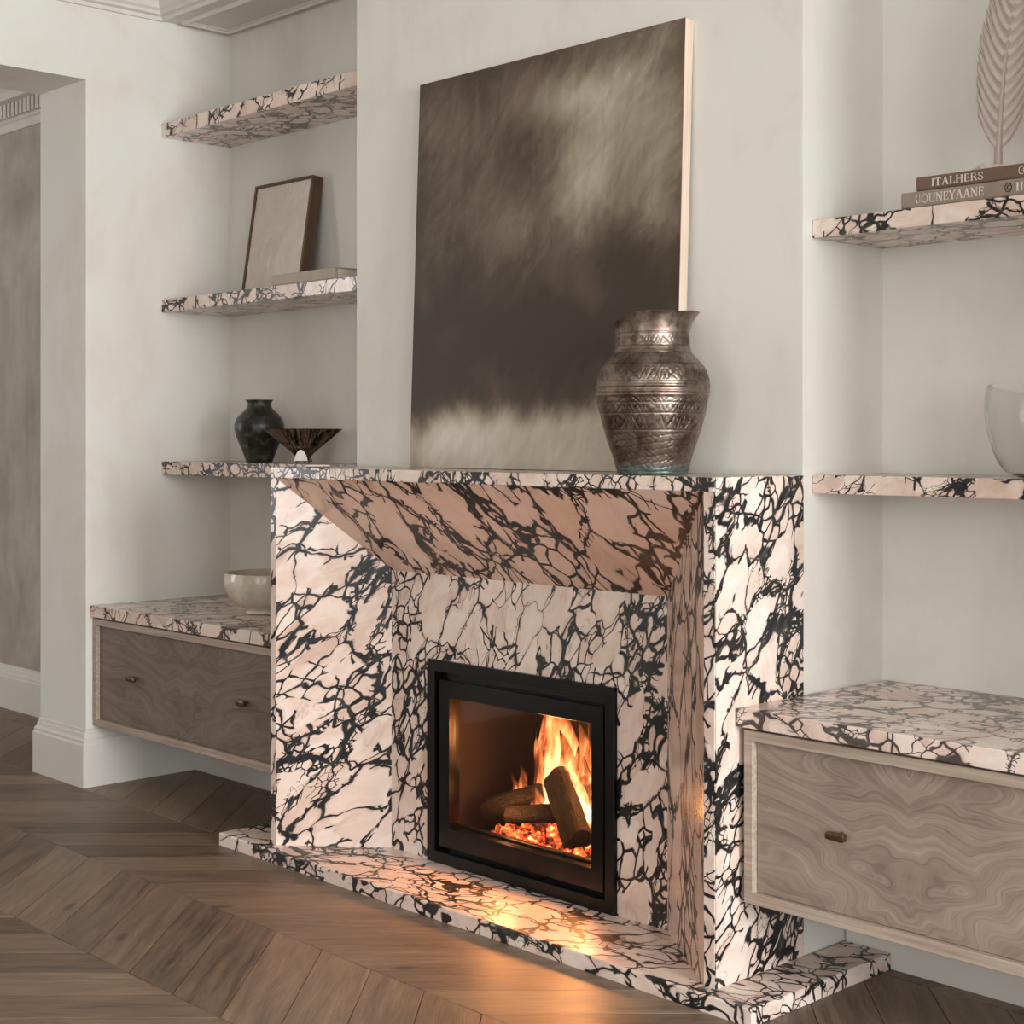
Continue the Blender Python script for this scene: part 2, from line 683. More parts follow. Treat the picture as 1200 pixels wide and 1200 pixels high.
wall_with_windows('wall_right', 'X', XR, XR + 0.2, YF, DB + 0.2, WIN_R, M_WALL)
wall_with_windows('wall_front', 'Y', YF - 0.2, YF, XL - TW, XR + 0.2, WIN_FILL, M_HALL)
wn = 1
for axis, wins, at in (('X', WIN_R, XR), ('Y', WIN_FILL, YF)):
    for (a, c) in wins:
        b = new_bm()
        dep = (at + 0.04, at + 0.10) if axis == 'X' else (at - 0.10, at - 0.04)

        def bar(u0, u1, z0, z1):
            if axis == 'X':
                box(b, dep[0], dep[1], u0, u1, z0, z1)
            else:
                box(b, u0, u1, dep[0], dep[1], z0, z1)
        bar(a, a + 0.06, WZ0, WZ1)
        bar(c - 0.06, c, WZ0, WZ1)
        bar(a + 0.06, c - 0.06, WZ0, WZ0 + 0.07)
        bar(a + 0.06, c - 0.06, WZ1 - 0.06, WZ1)
        bar((a + c) / 2 - 0.02, (a + c) / 2 + 0.02, WZ0 + 0.07, WZ1 - 0.06)
        bar(a + 0.06, (a + c) / 2 - 0.02, 1.75, 1.79)
        bar((a + c) / 2 + 0.02, c - 0.06, 1.75, 1.79)
        struct('window_%d' % wn, b, M_TRIM)
        wn += 1
b = new_bm()
box(b, XL - TW, XR + 0.2, YF - 0.2, DB + 0.2, ZC, ZC + 0.1)
struct('ceiling', b, M_CEIL)

# hall beyond the opening
HY = 0.67
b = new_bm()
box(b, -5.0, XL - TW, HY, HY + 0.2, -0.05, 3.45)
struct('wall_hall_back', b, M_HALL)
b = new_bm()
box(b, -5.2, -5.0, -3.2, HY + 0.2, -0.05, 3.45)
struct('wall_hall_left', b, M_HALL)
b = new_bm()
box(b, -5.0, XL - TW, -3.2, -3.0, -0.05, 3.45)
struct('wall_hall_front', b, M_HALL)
b = new_bm()
box(b, -5.2, XL - TW, -3.2, HY + 0.2, 3.35, 3.45)
struct('ceiling_hall', b, M_CEIL)

# skirtings
BASE = [(0.0, 0.0), (0.024, 0.0), (0.024, 0.168), (0.020, 0.176), (0.020, 0.186), (0.012, 0.196), (0.010, 0.21),
        (0.006, 0.216), (0.005, 0.226), (0.0, 0.23)]
b = new_bm()
sweep(b, BASE, [lambda o: (XL - TW - o, HY), lambda o: (XL - TW - o, JY - o), lambda o: (XL + o, JY - o), lambda o: (XL + o, PY + 0.05)])
struct('baseboard_left', b, M_TRIM)
b = new_bm()
sweep(b, [(o * 1.2, z * 0.96) for o, z in BASE], [lambda o: (-5.0, HY - o), lambda o: (XL - TW, HY - o)])
struct('baseboard_hall', b, M_TRIM)
b = new_bm()
sweep(b, BASE, [lambda o: (XL - TW - o, DOOR_Y), lambda o: (XL - TW - o, DOOR_Y + o), lambda o: (XL + o, DOOR_Y + o), lambda o: (XL + o, YF)])
struct('baseboard_front', b, M_TRIM)

# cornices
COR = [(0.0, ZS - 0.004), (0.012, ZS - 0.004), (0.014, ZS + 0.012), (0.030, ZS + 0.018), (0.032, ZS + 0.030), (0.044, ZS + 0.040),
       (0.052, ZS + 0.060), (0.072, ZS + 0.088), (0.104, ZS + 0.112), (0.108, ZS + 0.126), (0.128, ZS + 0.132), (0.132, ZS + 0.160),
       (0.160, ZS + 0.186), (0.205, ZS + 0.205), (0.210, ZS + 0.225), (0.26, ZS + 0.235), (0.262, ZC)]
HF = 0.4122
b = new_bm()
sweep(b, COR, [lambda o: (XL + o, YF), lambda o: (XL + o, HF - o), lambda o: (0 - o, HF - o), lambda o: (0 - o, D0 - o),
               lambda o: (W + o, D0 - o), lambda o: (W + o, HF - o), lambda o: (XA, HF - o)])
struct('trim_3', b, M_TRIM)
# moulded panel on the left alcove soffit
def frame_ring(bm, x0, x1, y0, y1, z, w, h):
    """picture-frame bead hanging below z"""
    prof = [(0.0, z), (0.0, z - h * 0.5), (w * 0.3, z - h), (w * 0.55, z - h), (w * 0.75, z - h * 0.5), (w, z - h * 0.4), (w, z)]
    rows = []
    for (cx_, cy_, sx, sy) in ((x0, y0, 1, 1), (x1, y0, -1, 1), (x1, y1, -1, -1), (x0, y1, 1, -1)):
        rows.append([bm.verts.new((cx_ + sx * o, cy_ + sy * o, zz)) for o, zz in prof])
    for i in range(4):
        r0, r1 = rows[i], rows[(i + 1) % 4]
        for k in range(len(prof) - 1):
            bm.faces.new((r0[k], r1[k], r1[k + 1], r0[k + 1]))
    bmesh.ops.recalc_face_normals(bm, faces=bm.faces)


b = new_bm()
frame_ring(b, XL + 0.05, -0.05, HF + 0.055, DB - 0.03, ZS, 0.03, 0.014)
struct('trim_4', b, M_TRIM)
b = new_bm()
frame_ring(b, W + 0.05, XA - 0.05, HF + 0.055, DB - 0.03, ZS, 0.03, 0.014)
struct('trim_5', b, M_TRIM)
# hall cornice with its row of dentils
b = new_bm()
HC = [(0.0, 2.98), (0.014, 2.98), (0.016, 3.02), (0.03, 3.028), (0.03, 3.115), (0.075, 3.125), (0.085, 3.16), (0.12, 3.19),
      (0.125, 3.23), (0.2, 3.27), (0.21, 3.35)]
sweep(b, HC, [lambda o: (-5.0, HY - o), lambda o: (XL - TW, HY - o)])
t6 = struct('trim_6', b, M_TRIM)
b = new_bm()
x = -4.9
while x < XL - TW - 0.02:
    box(b, x, x + 0.026, HY - 0.058, HY - 0.03, 3.04, 3.11)
    x += 0.044
dn = obj('dentils', b, M_TRIM, t6)
dn['kind'] = 'stuff'

# ------------------------------------------------------------------ fireplace of marble slabs
RIM, MT = 0.033, 0.036
PX0, PX1, PYR, PZ = 0.3193, 1.5158, 0.2605, 0.961
ZM = H - MT
M_RIM = marble('marble_rim', (6.2, 3.4, 1.1), (0, 0, 0), 60, (0.8, 1, 1.1), 0.9)
fp = empty('fireplace', (W / 2, 0.15, 0), 'large splayed fireplace surround clad in pink and black veined marble', 'fireplace')


def solid(name, verts, faces, mat, parent, bev=0.0):
    b = new_bm()
    vs = [b.verts.new(v) for v in verts]
    for f in faces:
        b.faces.new([vs[i] for i in f])
    bmesh.ops.recalc_face_normals(b, faces=b.faces)
    if bev:
        bevel(b, bev, 1)
    return obj(name, b, mat, parent)


def splay_side(name, mat, xo, xr, xi):
    b = new_bm()
    box(b, min(xo, xr), max(xo, xr), 0, 0.05, HZ, ZM)
    obj('front_rim', b, M_RIM, fp)
    v = []
    for top in (0, 1):
        zo = ZM if top else HZ
        zi = PZ if top else HZ
        v += [(xo, 0.05, zo), (xr + (xi - xr) * 0.001, 0.05, zo), (xr, 0, zo), (xi, PYR, zi), (xi, D0 - 0.002, zi), (xo, D0 - 0.002, zo)]
    f = [(0, 1, 7, 6), (1, 2, 8, 7), (2, 3, 9, 8), (3, 4, 10, 9), (4, 5, 11, 10), (5, 0, 6, 11), (0, 5, 4, 3, 1), (1, 3, 2), (6, 7, 9), (7, 8, 9), (6, 9, 10), (6, 10, 11)]
    return solid(name, v, f, mat, fp)


splay_side('side_splay', marble('marble_side_left', (0.4, 0.1, 1.7), (0, 0, math.radians(-42.5)), 38, (0.64, 1, 1.2), 0.95), 0, RIM, PX0)
splay_side('side_splay', marble('marble_side_right', (3.9, 2.3, 0.2), (0, 0, math.radians(37)), 86, (0.42, 1, 0.95), 1.0, 1.0, 0.35), W, W - RIM, PX1)  # orange bounce light tinted into this slab
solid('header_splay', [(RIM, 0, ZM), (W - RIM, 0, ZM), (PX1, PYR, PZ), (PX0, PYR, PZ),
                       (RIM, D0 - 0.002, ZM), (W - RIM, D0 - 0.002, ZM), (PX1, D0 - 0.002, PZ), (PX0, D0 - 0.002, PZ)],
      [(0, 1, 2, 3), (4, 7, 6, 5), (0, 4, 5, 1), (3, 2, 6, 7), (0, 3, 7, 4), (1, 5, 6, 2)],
      marble('marble_header', (5.1, 0.7, 2.9), (math.radians(-40), 0, 0), 112, (0.78, 1, 1.1), 0.74, 1.0, 0.4), fp)  # header slab coloured with the orange bounce light too
M_PANEL = marble('marble_panel', (8.3, 4.4, 6.1), (0, 0, 0), 62, (0.70, 1, 1.15), 1.0)
b = new_bm()
box(b, PX0, FX0, PYR, D0 - 0.002, HZ, PZ)
box(b, FX1, PX1, PYR, D0 - 0.002, HZ, PZ)
box(b, FX0, FX1, PYR, D0 - 0.002, FZT, PZ)
obj('back_panel', b, M_PANEL, fp)
b = new_bm()
box(b, 0, W, 0, D0 - 0.001, ZM, H)
bevel(b, 0.002, 1)
obj('mantel_slab', b, marble('marble_mantel', (1.3, 6.2, 4.0), (0, 0, 0), 25, (1, 1, 1.1), 1.25), fp)
b = new_bm()
box(b, W, W + 0.004, 0.002, D0 - 0.001, HZ, H - 0.001)
obj('return_slab', b, marble('marble_return', (2.2, 5.0, 8.8), (0, 0, math.radians(-90)), 52, (0.66, 1, 1.15), 1.08), fp)
# hearth
HL, HR, HYF = -0.2406, 2.0392, -0.045
b = new_bm()
prism(b, [(HL, HYF), (HR, HYF), (HR, PY - 0.002), (W + 0.006, PY - 0.002), (W + 0.006, D0 - 0.004), (-0.004, D0 - 0.004), (HL, D0 - 0.004)],
      lambda p, t: (p[0], p[1], 0.0005 + t), HZ - 0.0005)
bevel(b, 0.004, 2, [e for e in b.edges if all(v.co.z > 0.03 for v in e.verts)])
obj('hearth_slab', b, marble('marble_hearth', (7.7, 1.4, 3.6), (math.radians(90), 0, 0), 12, (0.7, 1, 1.15), 1.05, rough=0.34), fp)

# ------------------------------------------------------------------ fire insert
ins = empty('fireplace_insert', (0.92, 0.3, HZ), 'black steel built-in fire with glazed door in marble surround', 'fireplace insert')


def rect_frame(bm, x0, x1, z0, z1, w, y0, y1, wb=None, wt=None):
    wb = w if wb is None else wb
    wt = w if wt is None else wt
    pts_o = [(x0, z0), (x1, z0), (x1, z1), (x0, z1)]
    pts_i = [(x0 + w, z0 + wb), (x1 - w, z0 + wb), (x1 - w, z1 - wt), (x0 + w, z1 - wt)]
    fo = [bm.verts.new((p[0], y0, p[1])) for p in pts_o]
    fi = [bm.verts.new((p[0], y0, p[1])) for p in pts_i]
    bo = [bm.verts.new((p[0], y1, p[1])) for p in pts_o]
    bi = [bm.verts.new((p[0], y1, p[1])) for p in pts_i]
    for i in range(4):
        j = (i + 1) % 4
        bm.faces.new((fo[i], fo[j], fi[j], fi[i]))
        bm.faces.new((bo[j], bo[i], bi[i], bi[j]))
        bm.faces.new((fo[j], fo[i], bo[i], bo[j]))
        bm.faces.new((fi[i], fi[j], bi[j], bi[i]))
    bmesh.ops.recalc_face_normals(bm, faces=bm.faces)


IX0, IX1, IZ0, IZ1 = 0.515, 1.330, HZ + 0.001, 0.69
b = new_bm()
rect_frame(b, IX0, IX1, IZ0, IZ1, 0.036, 0.246, 0.30)
bevel(b, 0.0015, 1)
obj('outer_frame', b, M_BLACK, ins)
b = new_bm()
rect_frame(b, IX0 + 0.036, IX1 - 0.036, IZ0 + 0.036, IZ1 - 0.036, 0.05, 0.276, 0.31)
obj('inner_rebate', b, M_BLACK2, ins)
b = new_bm()
rect_frame(b, IX0 + 0.050, IX1 - 0.050, IZ0 + 0.052, IZ1 - 0.060, 0.048, 0.254, 0.285, 0.062, 0.055)
bevel(b, 0.002, 1)
door = obj('door_frame', b, M_BLACK2, ins)
GX0, GX1, GZ0, GZ1 = IX0 + 0.098, IX1 - 0.098, IZ0 + 0.114, IZ1 - 0.115
t = NT('fire_glass')
t.n.remove(t.bsdf)
tr = t.n.new('ShaderNodeBsdfTransparent')
tr.inputs[0].default_value = (0.97, 0.95, 0.93, 1)
gl = t.n.new('ShaderNodeBsdfGlossy')
gl.inputs['Roughness'].default_value = 0.04
fr = t.n.new('ShaderNodeFresnel')
fr.inputs['IOR'].default_value = 1.4
geo = t.n.new('ShaderNodeNewGeometry')
mx = t.n.new('ShaderNodeMixShader')
t.link(t.math('MULTIPLY', fr.outputs[0], t.math('SUBTRACT', 1.0, geo.outputs['Backfacing'])), mx.inputs[0])
t.link(tr.outputs[0], mx.inputs[1])
t.link(gl.outputs[0], mx.inputs[2])
t.link(mx.outputs[0], t.out.inputs['Surface'])
M_GLASSF = t.m
b = new_bm()
box(b, GX0 - 0.004, GX1 + 0.004, 0.270, 0.274, GZ0 - 0.004, GZ1 + 0.004)
obj('glass_pane', b, M_GLASSF, door)
# lining of the fire chamber
FY0, FY1, FZ0, FZ1 = 0.288, 0.70, 0.12, 0.645
CX0, CX1 = 0.552, 1.296
b = new_bm()
box(b, CX0 - 0.02, CX0, FY0, FY1, FZ0, FZ1)
obj('lining_panel', b, M_BRICK, ins)
b = new_bm()
box(b, CX1, CX1 + 0.02, FY0, FY1, FZ0, FZ1)
obj('lining_panel', b, M_BRICK, ins)
for i in range(3):
    x0 = CX0 + (CX1 - CX0) * i / 3
    x1 = CX0 + (CX1 - CX0) * (i + 1) / 3
    b = new_bm()
    box(b, x0 + 0.001, x1 - 0.001, FY1, FY1 + 0.02, FZ0, FZ1)
    bevel(b, 0.003, 1)
    obj('lining_panel', b, M_BRICK, ins)
b = new_bm()
box(b, CX0 - 0.02, CX1 + 0.02, FY0, FY1 + 0.02, FZ1, FZ1 + 0.015)
obj('chamber_roof', b, M_BRICK, ins)
b = new_bm()
box(b, CX0 - 0.02, CX1 + 0.02, FY0, FY1 + 0.02, FZ0 - 0.015, FZ0)
obj('chamber_floor', b, M_BRICK, ins)
b = new_bm()
box(b, CX0, CX1, 0.30, 0.318, FZ0, 0.165)
bevel(b, 0.003, 1)
obj('log_guard', b, M_BLACK, ins)

# logs
def bark_mat(name, ch):
    t = NT(name)
    co = t.coord()
    g = t.noise(t.mapping(co, scale=(9, 60, 60)), 1.4, 4, 0.65, 0.5)
    cr = t.voro(t.mapping(co, scale=(34, 58, 58)), 1.0, 'DISTANCE_TO_EDGE')
    crack = t.remap(cr, 0.0, 0.06, 1.0, 0.0)
    col = t.ramp(g, [(0.32, srgb(4, 3, 3)), (0.52, srgb(14, 10, 8)), (0.72, srgb(38, 29, 23))])
    col = t.mix(t.math('MULTIPLY', crack, ch), col, srgb(16, 11, 9))
    t.bump(t.math('ADD', g, t.math('MULTIPLY', crack, -0.8)), 0.9, 0.01)
    return t.set(Base_Color=col, Roughness=0.9, Specular_IOR_Level=0.15)


M_BARK = bark_mat('charred_bark', 0.9)
M_BARK2 = bark_mat('split_wood', 0.5)
t = NT('ember')
e = t.noise(t.coord(), 38, 3, 0.6)
col = t.ramp(e, [(0.38, (0.01, 0.006, 0.004, 1)), (0.46, (0.75, 0.03, 0.006, 1)), (0.60, (1.0, 0.14, 0.03, 1)), (0.74, (1.0, 0.5, 0.18, 1))])
M_EMBER = t.set(Base_Color=(0.03, 0.02, 0.015, 1), Roughness=0.9, Emission_Color=col,
                Emission_Strength=t.remap(e, 0.40, 0.74, 0.0, 4.5))


def log(label, p0, p1, r0, r1, mat, square=0.0, seed=1, endmat=None):
    p0, p1 = Vector(p0), Vector(p1)
    L = (p1 - p0).length
    b = new_bm()
    n, seg = 14, 18
    rings = []
    rs = random.Random(seed)
    ph = rs.random() * 9
    for i in range(n + 1):
        f = i / n
        r = r0 + (r1 - r0) * f
        ring = []
        for k in range(seg):
            th = 2 * math.pi * k / seg
            q = 1.0 + square * (0.16 * math.cos(3 * th + ph) + 0.10 * math.cos(2 * th + ph))
            q += 0.10 * mnoise.noise(Vector((f * 6 + seed, math.cos(th) * 1.3, math.sin(th) * 1.3)))
            ring.append(b.verts.new((f * L, math.cos(th) * r * q, math.sin(th) * r * q)))
        rings.append(ring)
    for a, c in zip(rings, rings[1:]):
        for k in range(seg):
            b.faces.new((a[k], a[(k + 1) % seg], c[(k + 1) % seg], c[k]))
    b.faces.new(rings[0])
    b.faces.new(rings[-1])
    bmesh.ops.recalc_face_normals(b, faces=b.faces)
    o = obj('log', b, mat, None, smooth='auto')
    o.location = p0
    o.rotation_euler = (p1 - p0).to_track_quat('X', 'Z').to_euler()
    tag(o, label, 'log', 'burning logs')
    return o


log('thick upright split log leaning forward in the fire', (1.075, 0.370, 0.190), (0.905, 0.448, 0.345), 0.044, 0.042, M_BARK2, 1.0, 3)
log('cracked grey log lying at left of the fire', (0.630, 0.400, 0.205), (0.825, 0.455, 0.278), 0.036, 0.034, M_BARK, 0.6, 5)
log('charred short log low in the embers, centre of the fire', (0.75, 0.385, 0.205), (0.965, 0.44, 0.238), 0.027, 0.030, M_BARK, 0.8, 8)
log('dark log behind the upright log at right of the fire', (0.93, 0.53, 0.31), (1.20, 0.47, 0.235), 0.036, 0.040, M_BARK, 0.6, 11)
log('dark log at the back of the ember bed', (0.68, 0.58, 0.19), (1.15, 0.60, 0.19), 0.042, 0.040, M_BARK, 0.4, 17)
b = new_bm()
rs = random.Random(4)
for i in range(170):
    x = rs.uniform(0.66, 1.22)
    y = rs.uniform(0.335, 0.60)
    h = 0.045 * max(0.1, 1 - ((x - 0.93) / 0.34) ** 2) + 0.012
    z = FZ0 + rs.uniform(0.004, 1) * h
    r = rs.uniform(0.010, 0.026)
    mtx = Matrix.Translation((x, y, z)) @ Matrix.Rotation(rs.uniform(0, 6), 4, Vector((rs.random(), rs.random(), rs.random() + 0.01)))
    bmesh.ops.create_icosphere(b, subdivisions=1, radius=r, matrix=mtx @ Matrix.Diagonal((rs.uniform(.7, 1.5), rs.uniform(.7, 1.3), rs.uniform(.6, 1.1), 1)))
eb = obj('ember_bed', b, M_EMBER)
tag(eb, 'bed of glowing orange embers under the burning logs', 'embers', kind='stuff')


# flames: glowing gas, brightest and whitest low down
def flame_mat(name, strength, top):
    t = NT(name)
    t.n.remove(t.bsdf)
    g = t.sep(t.coord('Generated'))
    co = t.coord()
    st = t.noise(t.mapping(co, scale=(34, 34, 8)), 1.0, 3, 0.6, 0.8)
    dens = t.remap(st, 0.36, 0.72, 0.06, 1.0, True)
    fade = t.remap(g[2], 0.35, 1.0, 1.0, top)
    s = t.math('MULTIPLY', t.math('MULTIPLY', dens, fade), strength)
    em = t.n.new('ShaderNodeEmission')
    hot = t.ramp(t.math('MULTIPLY', dens, t.remap(g[2], 0.1, 0.9, 1.0, 0.3)),
                 [(0.0, (1.0, 0.16, 0.035, 1)), (0.35, (1.0, 0.28, 0.08, 1)), (0.75, (1.0, 0.48, 0.22, 1)), (1.0, (1.0, 0.68, 0.42, 1))])
    t.link(hot, em.inputs['Color'])
    t.link(s, em.inputs['Strength'])
    t.link(em.outputs[0], t.out.inputs['Volume'])
    t.m.cycles.homogeneous_volume = False
    return t.m


M_FL = flame_mat('flame_gas', 130.0, 0.22)
M_FL2 = flame_mat('flame_gas_small', 130.0, 0.2)


def flame(label, base, height, rad, lean, seed, mat, tongues=3):
    """several tongues grown from one base, joined into one flame body"""
    b = new_bm()
    rs = random.Random(seed)
    for q in range(tongues):
        ox = 0 if q == 0 else rs.uniform(-0.75, 0.75) * rad
        oy = 0 if q == 0 else rs.uniform(-0.5, 0.5) * rad
        hh = height * (1.0 if q == 0 else rs.uniform(0.45, 0.8))
        rr = rad * (1.0 if q == 0 else rs.uniform(0.45, 0.7))
        n, seg = 18, 12
        rings = []
        ph = rs.random() * 6
        for i in range(n + 1):
            f = i / n
            r = rr * (0.55 + 0.9 * f if f < 0.25 else 0.775 * ((1 - f) / 0.75) ** 0.8) if f < 1 else 0.0008
            r = max(r, 0.0008)
            cx_ = ox + lean[0] * f * f * hh + 0.012 * math.sin(f * 6 + ph) * f
            cy_ = oy + lean[1] * f * f * hh + 0.010 * math.cos(f * 5 + ph) * f
            rings.append([b.verts.new((cx_ + r * math.cos(2 * math.pi * k / seg) * (1 + 0.18 * math.sin(3 * 6.28 * k / seg + f * 7 + ph)),
                                       cy_ + r * 0.7 * math.sin(2 * math.pi * k / seg), f * hh)) for k in range(seg)])
        for a, c in zip(rings, rings[1:]):
            for k in range(seg):
                b.faces.new((a[k], a[(k + 1) % seg], c[(k + 1) % seg], c[k]))
        b.faces.new(rings[0][::-1])
        b.faces.new(rings[-1])
    bmesh.ops.recalc_face_normals(b, faces=b.faces)
    o = obj('flame', b, mat, None, smooth=True)
    o.location = base
    tag(o, label, 'flame', 'flames of the fire')
    return o


flame('tall bright flame rising behind the upright log', (0.885, 0.51, 0.20), 0.425, 0.125, (-0.12, 0), 2, M_FL, 9)
flame('bright flame at the right edge of the fire glass', (1.03, 0.50, 0.20), 0.27, 0.075, (0.05, 0), 9, M_FL, 5)
flame('small pointed flame above the left log', (0.715, 0.47, 0.225), 0.13, 0.034, (0.06, 0), 5, M_FL2, 3)
flame('low flame between the crossed logs', (0.83, 0.43, 0.20), 0.11, 0.05, (0.1, 0), 6, M_FL2, 3)
flame('low flame at the right in front of the dark log', (1.10, 0.43, 0.18), 0.10, 0.035, (-0.3, 0), 12, M_FL2, 2)


def fire_light(loc, power, rad):
    d = bpy.data.lights.new('firelight', 'POINT')
    d.energy = power
    d.color = (1.0, 0.38, 0.12)
    d.shadow_soft_size = rad
    o = bpy.data.objects.new('firelight', d)
    COL.objects.link(o)
    o.location = loc


fire_light((0.90, 0.45, 0.40), 9, 0.06)
fire_light((1.07, 0.42, 0.36), 9, 0.05)
# extra lamps added close behind the glass to light the splayed header
fire_light((0.78, 0.322, 0.25), 5.5, 0.045)
fire_light((1.16, 0.322, 0.29), 6.5, 0.045)

# ------------------------------------------------------------------ shelves
def shelf(label, x0, x1, y0, z0, z1, mat, side):
    b = new_bm()
    box(b, x0, x1, y0, DB - 0.001, z0, z1)
    bevel(b, 0.0015, 1)
    o = obj('floating_shelf', b, mat)
    return tag(o, label, 'shelf', 'marble alcove shelves')


M_SH = [marble('marble_shelf_a', (0.9, 3.1, 7.2), (0, 0, 0), 30, (0.8, 1, 1.15), 1.15),
        marble('marble_shelf_b', (4.2, 8.1, 1.2), (0, 0, 0.2), 20, (0.8, 1, 1.1), 1.2),
        marble('marble_shelf_c', (6.4, 2.7, 5.5), (0, 0, 0.1), -25, (0.8, 1, 1.1), 1.3)]
shelf('highest marble shelf in the left alcove, empty', XL + 0.001, -0.001, SY, 2.6475, 2.7049, M_SH[0], -1)
shelf('marble shelf carrying the framed art and linen book', XL + 0.001, -0.001, SY, 1.9204, 1.9722, M_SH[1], -1)
shelf('left alcove marble shelf level with the mantel, under the dark vase', XL + 0.001, -0.001, SY, 1.246, H, M_SH[2], -1)
shelf('upper right marble shelf under the stacked books', W + 0.001, XA - 0.001, SY, 1.9229, 1.9704, M_SH[1], 1)
shelf('lower right marble shelf under the glass vase', W + 0.001, XA - 0.001, SY, 1.2515, H, M_SH[0], 1)

# ------------------------------------------------------------------ cabinets and worktops
M_TOP_L = marble('marble_worktop_left', (3.3, 0.9, 9.4), (0, 0, 0.5), 10, (1, 0.8, 1.1), 1.1, 0.9)
M_TOP_R = marble('marble_worktop_right', (9.1, 6.6, 0.8), (0, 0, -0.4), 10, (0.85, 1, 1.1), 1.05, 0.9)


def worktop(label, x0, x1, mat, xs=None):
    b = new_bm()
    box(b, x0, x1, CF, DB - 0.001, 0.6805, 0.7254)
    bevel(b, 0.0018, 1)
    o = obj('worktop', b, mat)
    return tag(o, label, 'worktop', 'marble worktops over the cabinets')


worktop('marble worktop of left alcove with the cream bowl', XL + 0.001, -0.003, M_TOP_L)
worktop('marble worktop of right alcove, larger in view, nothing on it', W + 0.005, XA - 0.001, M_TOP_R)


def pull(parent, x, z):
    """small bronze bar pull on a stem"""
    b = new_bm()
    pts = [(-0.026, 0.006), (-0.022, 0.0085), (0.020, 0.0105), (0.026, 0.008), (0.026, -0.008), (0.020, -0.0105), (-0.022, -0.0085), (-0.026, -0.006)]
    prism(b, pts, lambda p, t: (x + p[0], CB - 0.022 + t, z + p[1]), 0.016)
    bevel(b, 0.0025, 2)
    k = obj('knob', b, M_BRONZE, parent, smooth='auto')
    b = new_bm()
    tube(b, [(x, CB - 0.008, z), (x, CB + 0.012, z)], [0.006, 0.007], 10)
    obj('knob_stem', b, M_BRONZE, parent, smooth='auto')
    return k


def cabinet(label, x0, x1, veneer, knobs, px0, px1):
    z0, z1, fw = 0.2445, 0.6735, 0.027
    c = empty('cabinet', ((x0 + x1) / 2, 0.4, 0), label, 'cabinet', 'floating alcove cabinets')
    b = new_bm()
    box(b, x0, x1, CB + 0.03, DB - 0.002, z0 + 0.002, 0.680)
    obj('carcass', b, M_EDGE, c)
    # face frame, mitred, with a chamfered inner reveal
    b = new_bm()
    rect_frame(b, x0, x1, z0, z1, fw, CB, CB + 0.03)
    bevel(b, 0.0015, 1)
    obj('face_frame', b, M_EDGE, c)
    b = new_bm()
    box(b, x0 + fw + 0.002, x1 - fw - 0.002, CB + 0.017, CB + 0.0295, z0 + fw + 0.002, z1 - fw - 0.002)
    d = obj('drawer', b, veneer, c)
    for (kx, kz) in knobs:
        pull(d, kx, kz)
    b = new_bm()
    box(b, px0, px1, PY, DB - 0.002, 0.0005, z0 + 0.001)
    obj('plinth', b, M_TRIM, c)
    return c


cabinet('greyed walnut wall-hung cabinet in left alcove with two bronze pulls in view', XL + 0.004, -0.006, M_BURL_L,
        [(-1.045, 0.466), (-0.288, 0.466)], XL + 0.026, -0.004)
cabinet('greyed walnut wall-hung cabinet at right with wavy bookmatched grain', 1.9138, XA - 0.004, M_BURL_R,
        [(2.195, 0.462), (3.0, 0.462)], W + 0.007, XA - 0.002)

# ------------------------------------------------------------------ painting on the mantel
PW, PH, PT = 1.138, 1.262, 0.036
tilt = -math.asin(0.036)
pa = empty('painting', (0.387, 0.2805, H + 0.0015), 'large abstract canvas in dark browns leaning on the mantel', 'painting', rx=tilt)


